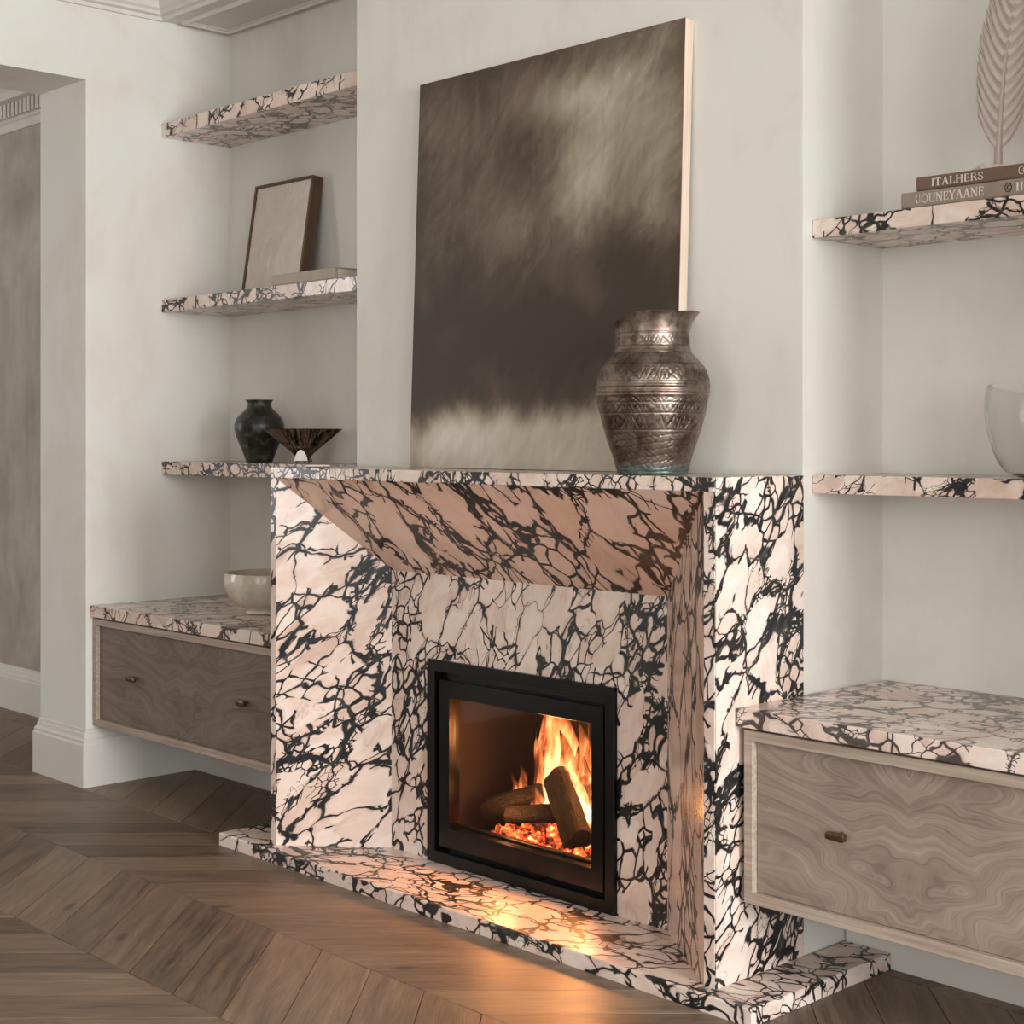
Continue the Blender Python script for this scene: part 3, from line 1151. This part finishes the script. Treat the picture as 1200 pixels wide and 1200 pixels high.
def painting_mat():
    t = NT('abstract_paint')
    s = t.sep(t.coord())
    u = t.math('DIVIDE', s[0], PW)
    v = t.math('DIVIDE', s[2], PH)
    uv = t.comb(u, v, 0.0)
    wz = t.vmath('SUBTRACT', t.noise(uv, 2.4, 5, 0.6, 0.6, 'Color'), (0.5, 0.5, 0.5))
    w = t.vmath('ADD', uv, t.vmath('SCALE', wz, s=0.22))
    ws = t.sep(w)
    U, V = ws[0], ws[1]

    def blob(cx_, cy_, rx_, ry_):
        a = t.math('POWER', t.math('DIVIDE', t.math('SUBTRACT', U, cx_), rx_), 2.0)
        c = t.math('POWER', t.math('DIVIDE', t.math('SUBTRACT', V, cy_), ry_), 2.0)
        return t.math('EXPONENT', t.math('MULTIPLY', t.math('ADD', a, c), -1.0))
    F = t.remap(V, 0.20, 0.09, 0.07, 0.72, True)
    for (cx_, cy_, rx_, ry_, amp) in ((0.84, 0.82, 0.26, 0.24, 0.40), (0.66, 0.66, 0.12, 0.16, 0.30), (0.60, 0.90, 0.22, 0.06, 0.26), (0.94, 0.58, 0.12, 0.14, 0.18), (0.30, 0.70, 0.3, 0.2, 0.06),
                                      (0.40, 0.58, 0.16, 0.13, 0.17), (0.10, 0.62, 0.10, 0.25, 0.10), (0.20, 0.86, 0.22, 0.14, 0.10), (0.36, 0.18, 0.10, 0.08, 0.12),
                                      (0.14, 0.08, 0.14, 0.05, 0.2), (0.02, 0.1, 0.05, 0.2, -0.2), (0.22, 0.36, 0.3, 0.14, -0.10),
                                      (0.8, 0.42, 0.25, 0.12, -0.14), (0.5, 0.3, 0.5, 0.08, -0.08), (0.04, 0.92, 0.2, 0.10, 0.06)):
        F = t.math('ADD', F, t.math('MULTIPLY', blob(cx_, cy_, rx_, ry_), amp))
    # brush drag
    br = t.noise(t.mapping(t.mapping(w, rot=(0, 0, math.radians(-42))), scale=(2.2, 20, 1)), 1.6, 5, 0.6, 0.3)
    br2 = t.noise(t.mapping(t.mapping(w, rot=(0, 0, math.radians(6))), scale=(22, 2.0, 1)), 1.5, 4, 0.6, 0.3)
    cl = t.noise(uv, 5.0, 5, 0.6, 0.7)
    F = t.math('ADD', F, t.math('MULTIPLY', t.math('SUBTRACT', br, 0.5), 0.24))
    F = t.math('ADD', F, t.math('MULTIPLY', t.math('SUBTRACT', br2, 0.5), 0.20))
    F = t.math('ADD', F, t.math('MULTIPLY', t.math('SUBTRACT', cl, 0.5), 0.30))
    scr = t.math('ABSOLUTE', t.math('SUBTRACT', t.noise(t.mapping(t.mapping(uv, rot=(0, 0, -0.9)), scale=(1.2, 11, 1)), 1.3, 2, 0.4, 0.6), 0.52))
    F = t.math('ADD', F, t.remap(scr, 0.0, 0.0025, 0.07, 0.0))
    col = t.ramp(F, [(0.0, srgb(58, 47, 38)), (0.14, srgb(74, 61, 49)), (0.30, srgb(108, 94, 78)), (0.50, srgb(152, 140, 120)),
                     (0.68, srgb(184, 174, 154)), (0.92, srgb(214, 206, 192))])
    pk = t.noise(uv, 3.3, 3)
    col = t.mix(t.remap(pk, 0.54, 0.7, 0.0, 0.16), col, srgb(150, 118, 104))
    t.bump(t.math('ADD', t.math('MULTIPLY', br, 0.6), br2), 0.25, 0.002)
    return t.set(Base_Color=col, Roughness=0.5, Specular_IOR_Level=0.35)


b = new_bm()
box(b, 0, PW, 0.0, 0.002, 0, PH)
obj('painted_face', b, painting_mat(), pa, local=True)
b = new_bm()
box(b, 0.0005, PW - 0.0005, 0.002, PT, 0.0005, PH - 0.0005)
M_CANV = straight_wood('raw_canvas_edge', srgb(196, 172, 152), srgb(226, 206, 186), 'Z', 0.8)
obj('canvas_edge', b, M_CANV, pa, local=True)

# ------------------------------------------------------------------ engraved copper jug
def jug():
    root = empty('copper_jug', (1.5778, 0.128, H + 0.001), 'large engraved copper jug with green patina foot on the mantel', 'jug')
    px = 1 / 440.7
    keys = [(555, 41), (549, 42.5), (535, 46), (520, 51.5), (500, 57.5), (480, 63), (463, 66), (450, 66.7), (440, 65), (430, 61), (421, 54), (414, 47.5),
            (406, 44.3), (392, 43.6), (381, 44.8), (372, 47.2), (366.5, 49.5)]
    keys = [((555 - y) * px, r * px) for y, r in keys]
    N, SEG = 300, 420
    prof = interp_profile(keys, N)
    th0 = YAW                                   # towards the spout (camera right)

    depth = []

    def tri(x):
        x = x % 1.0
        return 1 - abs(2 * x - 1)

    def groove(d, w):
        return math.exp(-(d / w) ** 2)
    bands = [(551, 0), (463, 2), (459, 2), (452.5, 2), (447, 0), (484, 1), (503, 1), (405.5, 1), (391, 0), (414, 1), (427, 0), (472, 1)]

    def mod(th, i, z, r):
        y = 555 - z / px
        d = 0.0
        for yb, k in bands:
            d -= (0.0011 if k == 1 else 0.0007 if k == 0 else -0.0016) * groove(y - yb, 0.8 if k != 2 else 1.5)
        # zigzag and hatched friezes
        for (a, c, n, amp) in ((433, 446, 30, .0017), (465.5, 471.5, 36, .0014), (473.5, 483, 34, .0017), (486, 502, 26, .0017), (395, 404, 26, .0014)):
            if a < y < c:
                f = (y - a) / (c - a)
                x = th / (2 * math.pi) * n + 0.22 * math.sin(th * 7 + a) + 0.12 * math.sin(th * 19)
                amp = amp * (0.75 + 0.35 * math.sin(th * 5 + a))
                d -= amp * groove((tri(x) - f) * 1.0, 0.13)
                d -= amp * 0.7 * groove((tri(x + 0.5) - f), 0.10)
        if 415 < y < 428:                        # leaf scratches on the shoulder
            x = th / (2 * math.pi) * 14
            d -= 0.0009 * groove(math.sin((th * 14)) - (y - 421) / 7.0, 0.22)
            d -= 0.0006 * groove(math.sin(th * 42 + y * 0.9), 0.35)
        if 506 < y < 548:                        # loose chasing below the friezes
            d -= 0.0007 * groove(math.sin(th * 17 + math.sin(y * 0.35) * 2.2) * math.cos(y * 0.42 + th * 3), 0.18)
            d -= 0.0006 * groove(math.sin(th * 23 - y * 0.5), 0.2)
        depth.append(min(1.0, max(0.0, -d / 0.0013)))
        p = Vector((math.cos(th) * r * 22, math.sin(th) * r * 22, z * 22))
        d += 0.0012 * mnoise.noise(p)
        a = (th - th0 + math.pi) % (2 * math.pi) - math.pi
        top = max(0.0, (z - keys[-4][0]) / (keys[-1][0] - keys[-4][0]))
        spout = math.exp(-(a / 0.55) ** 2)
        back = math.exp(-((abs(a) - math.pi) / 0.75) ** 2)
        r2 = r + d + top ** 2 * (0.014 * spout - 0.002 * back)
        z2 = z - top * 0.036 * back + top ** 3 * 0.002 * spout + top * 0.003 * math.sin(th * 5) * 0.5
        return z2, r2
    b = new_bm()
    inner = [(z, max(r - 0.006, 0.004)) for z, r in prof[::-1] if z > keys[-1][0] * 0.6]
    outer = prof
    full = outer + inner
    nO = len(outer)

    def mod2(th, i, z, r):
        if i < nO:
            return mod(th, i, z, r)
        zz, rr = mod(th, i, z, r + 0.006)
        return zz, rr - 0.006
    lathe(b, full, SEG, mod2)
    t = NT('engraved_copper')
    co = t.coord()
    z = t.sep(co)[2]
    n = t.noise(co, 17, 4, 0.6, 0.4)
    n2 = t.noise(co, 60, 4, 0.65)
    col = t.ramp(t.math('ADD', t.math('MULTIPLY', n, 0.7), t.math('MULTIPLY', n2, 0.3)),
                 [(0.33, srgb(78, 66, 59)), (0.47, srgb(116, 98, 87)), (0.58, srgb(144, 131, 119)), (0.7, srgb(140, 106, 92))])
    pat = t.math('MAXIMUM', t.remap(t.math('ADD', z, t.math('MULTIPLY', n2, 0.025)), 0.030, 0.046, 1.0, 0.0, True),
                 t.math('MULTIPLY', t.remap(n, 0.55, 0.72, 0.0, 0.6), t.remap(t.math('ABSOLUTE', t.math('SUBTRACT', z, 0.31)), 0.02, 0.05, 1.0, 0.0)))
    pc = t.ramp(n2, [(0.35, srgb(46, 58, 52)), (0.6, srgb(92, 112, 102)), (0.75, srgb(120, 140, 128))])
    col = t.mix(t.math('MULTIPLY', pat, 0.85), col, pc)
    at = t.n.new('ShaderNodeAttribute')
    at.attribute_name = 'groove'
    col = t.mix(t.math('MULTIPLY', at.outputs['Fac'], 0.55), col, srgb(34, 27, 23))
    t.bump(n2, 0.12, 0.002)
    mat = t.set(Base_Color=col, Metallic=t.remap(pat, 0, 1, 0.92, 0.35), Roughness=t.remap(n2, 0.3, 0.7, 0.26, 0.42))
    jb = obj('jug_body', b, mat, root, smooth=True, local=True)
    gat = jb.data.attributes.new('groove', 'FLOAT', 'POINT')
    gat.data.foreach_set('value', np.array(depth[:len(jb.data.vertices)], dtype=np.float32))


jug()

# ------------------------------------------------------------------ left alcove objects
def lathe_thing(name, label, cat, loc, keys, n, mat, wall=0.005, seg=72, mod=None, part='body'):
    root = empty(name, loc, label, cat)
    prof = interp_profile(keys, n)
    inner = [(z + (0 if i else 0), max(r - wall, 0.002)) for i, (z, r) in enumerate(prof[::-1]) if z > wall * 1.2]
    inner = inner + [(wall * 1.2, 0.0)]
    b = new_bm()
    lathe(b, prof + inner, seg, mod)
    obj(part, b, mat, root, smooth='auto', local=True)
    return root


t = NT('dark_glaze')
co = t.coord()
n = t.noise(co, 24, 5, 0.65, 0.5)
col = t.ramp(n, [(0.38, srgb(20, 19, 16)), (0.55, srgb(42, 40, 33)), (0.68, srgb(92, 88, 74)), (0.8, srgb(128, 122, 104))])
t.bump(n, 0.35, 0.004)
M_DGLAZE = t.set(Base_Color=col, Roughness=t.remap(n, 0.3, 0.7, 0.22, 0.5))
lathe_thing('dark_vase', 'small dark mottled olive-black vase on left alcove shelf', 'vase', (-0.9016, 0.57, H + 0.001),
            [(0, 0.050), (0.006, 0.054), (0.04, 0.0667), (0.0786, 0.0825), (0.117, 0.0965), (0.142, 0.0995), (0.16, 0.0965), (0.18, 0.087), (0.202, 0.066),
             (0.216, 0.052), (0.232, 0.0465), (0.241, 0.050), (0.2495, 0.0565)], 60, M_DGLAZE)

# pleated polished-metal bowl standing on an arched foot
M_STEEL = simple('polished_bronze_metal', srgb(132, 122, 112), 0.12, 1.0, 0.15, 20)
M_STEEL2 = simple('brushed_steel', srgb(240, 238, 232), 0.34, 1.0, 0.03, 20)  # whitened so the foot arch carries a window reflection in its colour
pb = empty('pleated_bowl', (-0.528, 0.515, H + 0.001), 'flared pleated bowl of polished dark metal beside the dark vase', 'bowl')
PL = 26


def pleat(th, i, z, r):
    k = max(0.0, (z - 0.028)) / 0.10
    return z, r * (1 + 0.055 * min(1, k * 2) * (2 * abs(((th * PL / (2 * math.pi)) % 1.0) * 2 - 1) - 1))


b = new_bm()
cone = [(0.018, 0.024), (0.026, 0.030), (0.045, 0.047), (0.075, 0.080), (0.105, 0.114), (0.130, 0.142)]
lathe(b, cone + [(z + 0.0015, r - 0.003) for z, r in cone[::-1]] + [(0.0215, 0.0)], PL * 8, pleat)
obj('pleated_cup', b, M_STEEL, pb, local=True)
b = new_bm()                                     # tall arched tongue of the foot facing the room
n = 16
rows = []
for j in range(2):
    row = []
    for i in range(n + 1):
        a = math.pi * i / n
        row.append((0.025 * math.cos(a) * (1 - 0.25 * math.sin(a)), 0.010 + 0.042 * math.sin(a) ** 0.9))
    rows.append(row)
ring = rows[0]
fr_ = [b.verts.new((x, -0.060 - 0.12 * z, z)) for x, z in ring]
bk_ = [b.verts.new((x, -0.054 - 0.12 * z, z)) for x, z in ring]
b.faces.new(fr_)
b.faces.new(bk_[::-1])
for i in range(n):
    b.faces.new((fr_[i + 1], fr_[i], bk_[i], bk_[i + 1]))
b.faces.new((fr_[0], fr_[-1], bk_[-1], bk_[0]))
bmesh.ops.recalc_face_normals(b, faces=b.faces)
arch = obj('foot_arch', b, M_STEEL2, pb, local=True)
arch.rotation_euler = (0, 0, YAW)
b = new_bm()
lathe(b, [(0.006, 0.034), (0.010, 0.036), (0.020, 0.030), (0.024, 0.026)], 40)
obj('foot_ring', b, M_STEEL, pb, smooth='auto', local=True)
for k in range(3):
    a = YAW - math.pi / 2 + (k - 1) * 2 * math.pi / 3 + math.pi / 3
    b = new_bm()
    tube(b, [(0.031 * math.cos(a), 0.031 * math.sin(a), 0.0), (0.031 * math.cos(a), 0.031 * math.sin(a), 0.009)], [0.006, 0.005], 10)
    obj('foot', b, M_STEEL, pb, smooth='auto', local=True)

t = NT('crackle_cream_glaze')
co = t.coord()
n = t.noise(co, 11, 4, 0.6, 0.8)
cr = t.voro(t.vmath('ADD', co, t.vmath('SCALE', t.noise(co, 30, 2, 0.5, 0, 'Color'), s=0.02)), 34, 'DISTANCE_TO_EDGE')
col = t.mix(t.remap(cr, 0, 0.03, 0.35, 0.0), t.ramp(n, [(0.35, srgb(196, 182, 164)), (0.65, srgb(218, 208, 192))]), srgb(168, 150, 132))
M_CREAM = t.set(Base_Color=col, Roughness=0.16)
lathe_thing('cream_bowl', 'round cream crackle-glazed bowl on the left worktop', 'bowl', (-0.655, 0.44, 0.7254 + 0.0008),
            [(0, 0.080), (0.004, 0.086), (0.012, 0.082), (0.022, 0.092), (0.045, 0.128), (0.08, 0.156), (0.115, 0.167), (0.145, 0.1655), (0.156, 0.163)], 48, M_CREAM, 0.007, 90)

# framed plaster relief leaning on the middle shelf
AW, AH, AT, AF = 0.405, 0.468, 0.048, 0.012
ar = empty('framed_art', (-1.100, 0.612, 1.9722 + 0.0084), 'small cream relief picture in brown wooden frame leaning on shelf', 'picture', rx=-math.asin(0.155))
M_FRAME = straight_wood('walnut_frame', srgb(74, 54, 42), srgb(112, 86, 68), 'Z')
for nm, (x0, x1, z0, z1) in (('frame_rail', (0, AW, 0, AF)), ('frame_rail', (0, AW, AH - AF, AH)), ('frame_rail', (0, AF, AF, AH - AF)), ('frame_rail', (AW - AF, AW, AF, AH - AF))):
    b = new_bm()
    box(b, x0, x1, 0, AT, z0, z1)
    bevel(b, 0.001, 1)
    obj(nm, b, M_FRAME, ar, local=True)
t = NT('relief_plaster')
co = t.coord()
n = t.noise(co, 7, 4, 0.5, 1.5)
ln = t.math('ABSOLUTE', t.math('SUBTRACT', t.noise(t.mapping(co, scale=(5, 5, 2.2)), 1.6, 2, 0.4, 1.2), 0.5))
ridge = t.remap(ln, 0.0, 0.012, 1.0, 0.0, True)
t.bump(t.math('ADD', t.math('MULTIPLY', n, 0.5), ridge), 0.35, 0.006)
M_REL = t.set(Base_Color=t.mix(t.math('MULTIPLY', ridge, 0.6), t.ramp(n, [(0.35, srgb(208, 195, 182)), (0.65, srgb(218, 207, 194))]), srgb(236, 228, 216)), Roughness=0.7)
b = new_bm()
nx, nz = 60, 70
vs = [[b.verts.new((AF + (AW - 2 * AF) * i / nx,
                    0.008 - 0.0025 * max(0, 1 - abs(mnoise.noise(Vector((i * 0.07 + 3, 1.3, j * 0.045)))) * 16) * (1 if mnoise.noise(Vector((i * .05, 9, j * .05))) > -0.1 else 0.2),
                    AF + (AH - 2 * AF) * j / nz)) for j in range(nz + 1)] for i in range(nx + 1)]
for i in range(nx):
    for j in range(nz):
        b.faces.new((vs[i][j], vs[i + 1][j], vs[i + 1][j + 1], vs[i][j + 1]))
obj('relief_panel', b, M_REL, ar, smooth=True, local=True)
b = new_bm()
box(b, AF, AW - AF, AT - 0.012, AT - 0.006, AF, AH - AF)
obj('backing_board', b, M_FRAME, ar, local=True)


# ------------------------------------------------------------------ books
def book(label, x0, y0, z0, w, dep, h, cover, pages, group=None, rz=0.0):
    """lying book: spine along local +x at the front (y = 0), fore edge at the back"""
    r = empty('book', (x0, y0, z0), label, 'book', group, rz=rz)
    ct = 0.0032
    b = new_bm()
    # wrap-round case: two boards and a rounded spine
    n = 8
    outer, inner = [], []
    outer.append((dep, h)); inner.append((dep, h - ct))
    for i in range(n + 1):
        a = math.pi / 2 + math.pi * i / n
        bul = 0.006
        outer.append((0.006 + bul * math.cos(a) * 1.0, h / 2 + h / 2 * math.sin(a) if abs(math.sin(a)) > 0.999 else h / 2 + (h / 2) * (1 if math.sin(a) > 0 else -1) * abs(math.sin(a)) ** 0.35))
        inner.append((0.010, outer[-1][1] * (1 - 2 * ct / h) + ct))
    outer.append((dep, 0)); inner.append((dep, ct))
    m = len(outer)
    rowsA = [[b.verts.new((xx, p[0], p[1])) for p in outer] for xx in (0, w)]
    rowsB = [[b.verts.new((xx, p[0], p[1])) for p in inner] for xx in (0, w)]
    for i in range(m - 1):
        b.faces.new((rowsA[0][i], rowsA[1][i], rowsA[1][i + 1], rowsA[0][i + 1]))
        b.faces.new((rowsB[0][i + 1], rowsB[1][i + 1], rowsB[1][i], rowsB[0][i]))
        for k in (0, 1):
            b.faces.new((rowsA[k][i], rowsA[k][i + 1], rowsB[k][i + 1], rowsB[k][i]))
    for e in (0, m - 1):
        b.faces.new((rowsA[0][e], rowsB[0][e], rowsB[1][e], rowsA[1][e]))
    bmesh.ops.recalc_face_normals(b, faces=b.faces)
    obj('cover', b, cover, r, local=True)
    b = new_bm()
    box(b, 0.004, w - 0.004, 0.0102, dep - 0.004, ct + 0.0002, h - ct - 0.0002)
    obj('pages', b, pages, r, local=True)
    return r


t = NT('paper_block')
lines = t.noise(t.mapping(t.coord(), scale=(2, 2, 900)), 1.0, 2)
M_PAGES = t.set(Base_Color=t.ramp(lines, [(0.3, srgb(206, 194, 176)), (0.7, srgb(232, 223, 208))]), Roughness=0.85)


def cloth(name, c):
    t = NT(name)
    co = t.coord()
    w = t.noise(co, 420, 2)
    n = t.noise(co, 30, 3)
    t.bump(w, 0.3, 0.001)
    f = t.math('ADD', t.math('MULTIPLY', w, 0.6), t.math('MULTIPLY', n, 0.4))
    return t.set(Base_Color=t.ramp(f, [(0.35, tuple(x * 0.82 for x in c[:3]) + (1,)), (0.65, c)]), Roughness=0.85)


book('beige linen book lying in front of the framed art', -0.585, 0.409, 1.9722 + 0.0008, 0.40, 0.17, 0.042, cloth('linen_cover', srgb(176, 164, 148)), M_PAGES)
bk_lo = book('taupe book, lower of the two under the feather', 2.160, 0.408, 1.9704 + 0.0008, 0.40, 0.27, 0.0400, cloth('taupe_cover', srgb(150, 134, 120)), M_PAGES, 'lettered books on right shelf')
bk_hi = book('dark brown book, upper of the two under the feather', 2.198, 0.416, 1.9704 + 0.0418, 0.36, 0.25, 0.0350, cloth('brown_cover', srgb(116, 92, 76)), M_PAGES, 'lettered books on right shelf')

# serif capitals cut from strokes; unit cell 1 high
T_, t_ = 0.15, 0.06


def arc(cx_, cy_, rx_, ry_, a0, a1, n=10):
    return [(cx_ + rx_ * math.cos(math.radians(a0 + (a1 - a0) * i / n)), cy_ + ry_ * math.sin(math.radians(a0 + (a1 - a0) * i / n))) for i in range(n + 1)]


def ser(x, y, w=0.26):
    return ([(x - w / 2, y), (x + w / 2, y)], t_)


GLY = {
    'I': (0.30, [([(.15, 0), (.15, 1)], T_), ser(.15, .03), ser(.15, .97)]),
    'T': (0.74, [([(.37, 0), (.37, 1)], T_), ([(.02, .96), (.72, .96)], t_ * 1.3), ser(.37, .03, .3), ([(.04, .78), (.04, .97)], t_), ([(.70, .78), (.70, .97)], t_)]),
    'A': (0.82, [([(.10, 0), (.40, 1)], t_), ([(.40, 1), (.70, 0)], T_), ([(.22, .36), (.58, .36)], t_), ser(.10, .03, .22), ser(.70, .03, .26)]),
    'L': (0.64, [([(.15, 0), (.15, 1)], T_), ([(.10, .04), (.60, .04)], t_ * 1.2), ([(.58, .04), (.60, .26)], t_), ser(.15, .97)]),
    'H': (0.86, [([(.15, 0), (.15, 1)], T_), ([(.69, 0), (.69, 1)], T_), ([(.15, .52), (.69, .52)], t_), ser(.15, .03), ser(.69, .03), ser(.15, .97), ser(.69, .97)]),
    'E': (0.66, [([(.15, 0), (.15, 1)], T_), ([(.08, .04), (.60, .04)], t_ * 1.2), ([(.15, .53), (.48, .53)], t_), ([(.08, .96), (.57, .96)], t_ * 1.2),
                 ([(.58, .04), (.61, .24)], t_), ([(.56, .78), (.57, .96)], t_), ([(.48, .42), (.48, .64)], t_)]),
    'R': (0.76, [([(.15, 0), (.15, 1)], T_), ([(.15, .97)] + arc(.36, .745, .22, .225, 90, -90) + [(.15, .52)], T_ * .7), ([(.38, .52), (.68, .02)], T_), ser(.15, .03), ([(.06, .97), (.3, .97)], t_), ser(.68, .03, .2)]),
    'S': (0.60, [([(.52, .80)] + arc(.29, .74, .21, .23, 30, 250) + arc(.29, .26, .23, .25, 70, -150), T_ * .75), ([(.52, .72), (.52, .97)], t_), ([(.05, .05), (.05, .3)], t_)]),
    'B': (0.72, [([(.15, 0), (.15, 1)], T_), ([(.15, .97)] + arc(.34, .755, .20, .215, 90, -90) + [(.15, .53)], T_ * .7), ([(.15, .53)] + arc(.36, .28, .25, .25, 90, -90) + [(.1, .03)], T_ * .75), ([(.06, .97), (.3, .97)], t_)]),
    'O': (0.86, [(arc(.42, .5, .34, .47, 0, 360, 24), T_ * .75)]),
    'U': (0.82, [([(.15, 1), (.15, .32)] + arc(.42, .32, .27, .30, 180, 360) + [(.69, 1)], T_ * .75), ser(.15, .97), ser(.69, .97, .2)]),
    'N': (0.86, [([(.13, 0), (.13, 1)], t_), ([(.10, 1), (.72, 0)], T_), ([(.72, 0), (.72, 1)], t_), ser(.13, .03), ser(.72, .97), ([(.0, .97), (.14, .97)], t_)]),
    'Y': (0.78, [([(.39, 0), (.39, .45)], T_), ([(.08, 1), (.39, .43)], T_), ([(.39, .43), (.70, 1)], t_), ser(.39, .03), ser(.08, .97), ser(.70, .97)]),
    'C': (0.76, [(arc(.42, .5, .34, .47, 45, 315, 18), T_ * .75)]),
}


def stroke(bm, pts, w, place):
    for (p, q) in zip(pts, pts[1:]):
        d = Vector((q[0] - p[0], q[1] - p[1]))
        if d.length < 1e-6:
            continue
        d.normalize()
        n = Vector((-d.y, d.x)) * w / 2
        e = d * (w * 0.15)
        c = [Vector(p) - e + n, Vector(p) - e - n, Vector(q) + e - n, Vector(q) + e + n]
        fr = [bm.verts.new(place(k.x, k.y, 0)) for k in c]
        bk = [bm.verts.new(place(k.x, k.y, 1)) for k in c]
        bm.faces.new(fr)
        bm.faces.new(bk[::-1])
        for i in range(4):
            j = (i + 1) % 4
            bm.faces.new((fr[j], fr[i], bk[i], bk[j]))


def lettering(parent, word, x, z, h, width, mat, name='spine_lettering'):
    tot = sum(GLY[c][0] + 0.08 for c in word)
    sx = width / (tot * h)
    b = new_bm()
    cur = x
    for c in word:
        adv, sts = GLY[c]
        for pts, w in sts:
            stroke(b, pts, w, lambda u, v, k, cur=cur: (cur + u * h * sx, -0.0006 + 0.0016 * k, z + v * h))
        cur += (adv + 0.08) * h * sx
    bmesh.ops.recalc_face_normals(b, faces=b.faces)
    return obj(name, b, mat, parent, local=True)


M_FOIL = simple('pale_foil', srgb(226, 214, 200), 0.45, 0.0, 0.05)
M_INK = simple('dark_foil', srgb(38, 32, 28), 0.5)
lettering(bk_hi, 'ITALHERS', 0.043, 0.0085, 0.0185, 0.143, M_FOIL)
lettering(bk_lo, 'BOUNEYAANE', 0.040, 0.0095, 0.0215, 0.190, M_FOIL)
b = new_bm()                                      # round device and two bars after the title
pl = lambda u, v, k: (u, -0.0006 + 0.0016 * k, v)
stroke(b, arc(0.292, 0.0205, 0.0085, 0.0105, 0, 360, 24), 0.0022, pl)
stroke(b, arc(0.293, 0.0205, 0.0042, 0.0052, 50, 310, 14), 0.0022, pl)
bmesh.ops.recalc_face_normals(b, faces=b.faces)
obj('spine_emblem', b, M_INK, bk_lo, local=True)
lettering(bk_lo, 'II', 0.312, 0.0095, 0.0205, 0.020, M_FOIL)
b = new_bm()
stroke(b, arc(0.284, 0.018, 0.007, 0.009, 60, 300, 14), 0.0016, pl)
stroke(b, arc(0.294, 0.018, 0.005, 0.007, 0, 360, 20), 0.0022, pl)
bmesh.ops.recalc_face_normals(b, faces=b.faces)
obj('spine_emblem', b, M_FOIL, bk_hi, local=True)

# ------------------------------------------------------------------ feather sculpture
FB = Vector((2.349, 0.545, 1.9704 + 0.0418 + 0.035 + 0.0012))
fe = empty('feather_sculpture', FB, 'tall taupe feather sculpture on pale block above the books', 'sculpture', rz=YAW)
M_FEATH = simple('taupe_resin', srgb(170, 152, 142), 0.38, 0.12, 0.1, 40)
M_BLOCK = marble('pale_block_stone', (2, 2, 2), (0, 0, 0), 0, (1, 1, 1), 1.0, 0.12)
b = new_bm()
box(b, -0.056, 0.085, -0.045, 0.045, 0, 0.021)
bevel(b, 0.002, 1)
obj('base_block', b, M_BLOCK, fe, local=True)
# local x = towards camera right, z up; shaft curve
def shaft(f):
    z = 0.021 + 0.60 * f
    x = 0.000 + 0.012 * f + 0.075 * f ** 2.2
    return Vector((x, 0.0, z))


b = new_bm()
pts = [shaft(i / 40) for i in range(41)]
tube(b, pts, [0.0095 * (1 - 0.85 * i / 40) + 0.0012 for i in range(41)], 12)
obj('shaft', b, M_FEATH, fe, smooth='auto', local=True)


def barb_width(f, side):
    # f: 0 at vane start .. 1 tip
    env = math.sin(math.pi * min(1, f * 0.80 + 0.20) ** 0.80) ** 0.75 if f < 1 else 0
    return 0.066 * env * (1.0 if side < 0 else 1.05)


NB = 17
for side in (-1, 1):
    for i in range(NB):
        f = i / (NB - 1)
        s0 = 0.105 + 0.86 * f                   # root along the shaft
        root_p = shaft(s0)
        tan = (shaft(min(1, s0 + 0.01)) - shaft(s0 - 0.01)).normalized()
        nrm = Vector((tan.z, 0, -tan.x)) * (-1 if side < 0 else 1)
        if side > 0:
            nrm = Vector((abs(nrm.x), 0, nrm.z))
        wdt = max(0.012, barb_width(f, side))
        sweepup = wdt * 1.15 + 0.012
        b = new_bm()
        K = 7
        rows = []
        for k in range(K + 1):
            g = k / K
            c = root_p + nrm * (wdt * (g ** 0.85)) + tan * (sweepup * g ** 1.45) - Vector((0, 0, 0.0))
            half = 0.0235 * (1 - 0.30 * g ** 3)
            y = -0.004 - 0.005 * math.sin(g * math.pi * 0.8) + 0.003 * g
            row = []
            for q, (off, rise) in enumerate(((-1, 0.0015), (-0.4, -0.0018), (0.25, -0.0022), (1, 0.0022))):
                p = c + tan * (half * off) * 0.8
                row.append(b.verts.new((p.x, y + rise, p.z)))
            for q, off in enumerate((1, -1)):
                p = c + tan * (half * off) * 0.8
                row.append(b.verts.new((p.x, y + 0.005, p.z)))
            rows.append(row)
        for r0, r1 in zip(rows, rows[1:]):
            for q in range(6):
                b.faces.new((r0[q], r0[(q + 1) % 6], r1[(q + 1) % 6], r1[q]))
        b.faces.new(rows[0])
        b.faces.new(rows[-1])
        bmesh.ops.recalc_face_normals(b, faces=b.faces)
        obj('barb', b, M_FEATH, fe, smooth='auto', local=True)

# ------------------------------------------------------------------ glass vase on the lower right shelf
t = NT('frosted_clear_glass')
n = t.noise(t.coord(), 8, 3)
M_GLASS = t.set(Base_Color=(0.97, 0.96, 0.945, 1), Roughness=t.remap(n, 0.3, 0.7, 0.12, 0.28), Transmission_Weight=0.93, IOR=1.3)


def vasemod(th, i, z, r):
    k = max(0, (z - 0.13) / 0.1)
    a = th - YAW
    return z + 0.016 * k * math.cos(a + 2.6), r * (1 + 0.05 * k * math.cos(2 * a + 0.6) + 0.02 * math.cos(3 * a) * k)


lathe_thing('glass_vase', 'rounded frosted clear glass vase on the lower right shelf', 'vase', (2.428, 0.57, H + 0.001),
            [(0, 0.034), (0.003, 0.042), (0.012, 0.062), (0.03, 0.078), (0.06, 0.093), (0.11, 0.107), (0.16, 0.113), (0.195, 0.110), (0.212, 0.105), (0.216, 0.103)], 48, M_GLASS, 0.007, 96, vasemod)
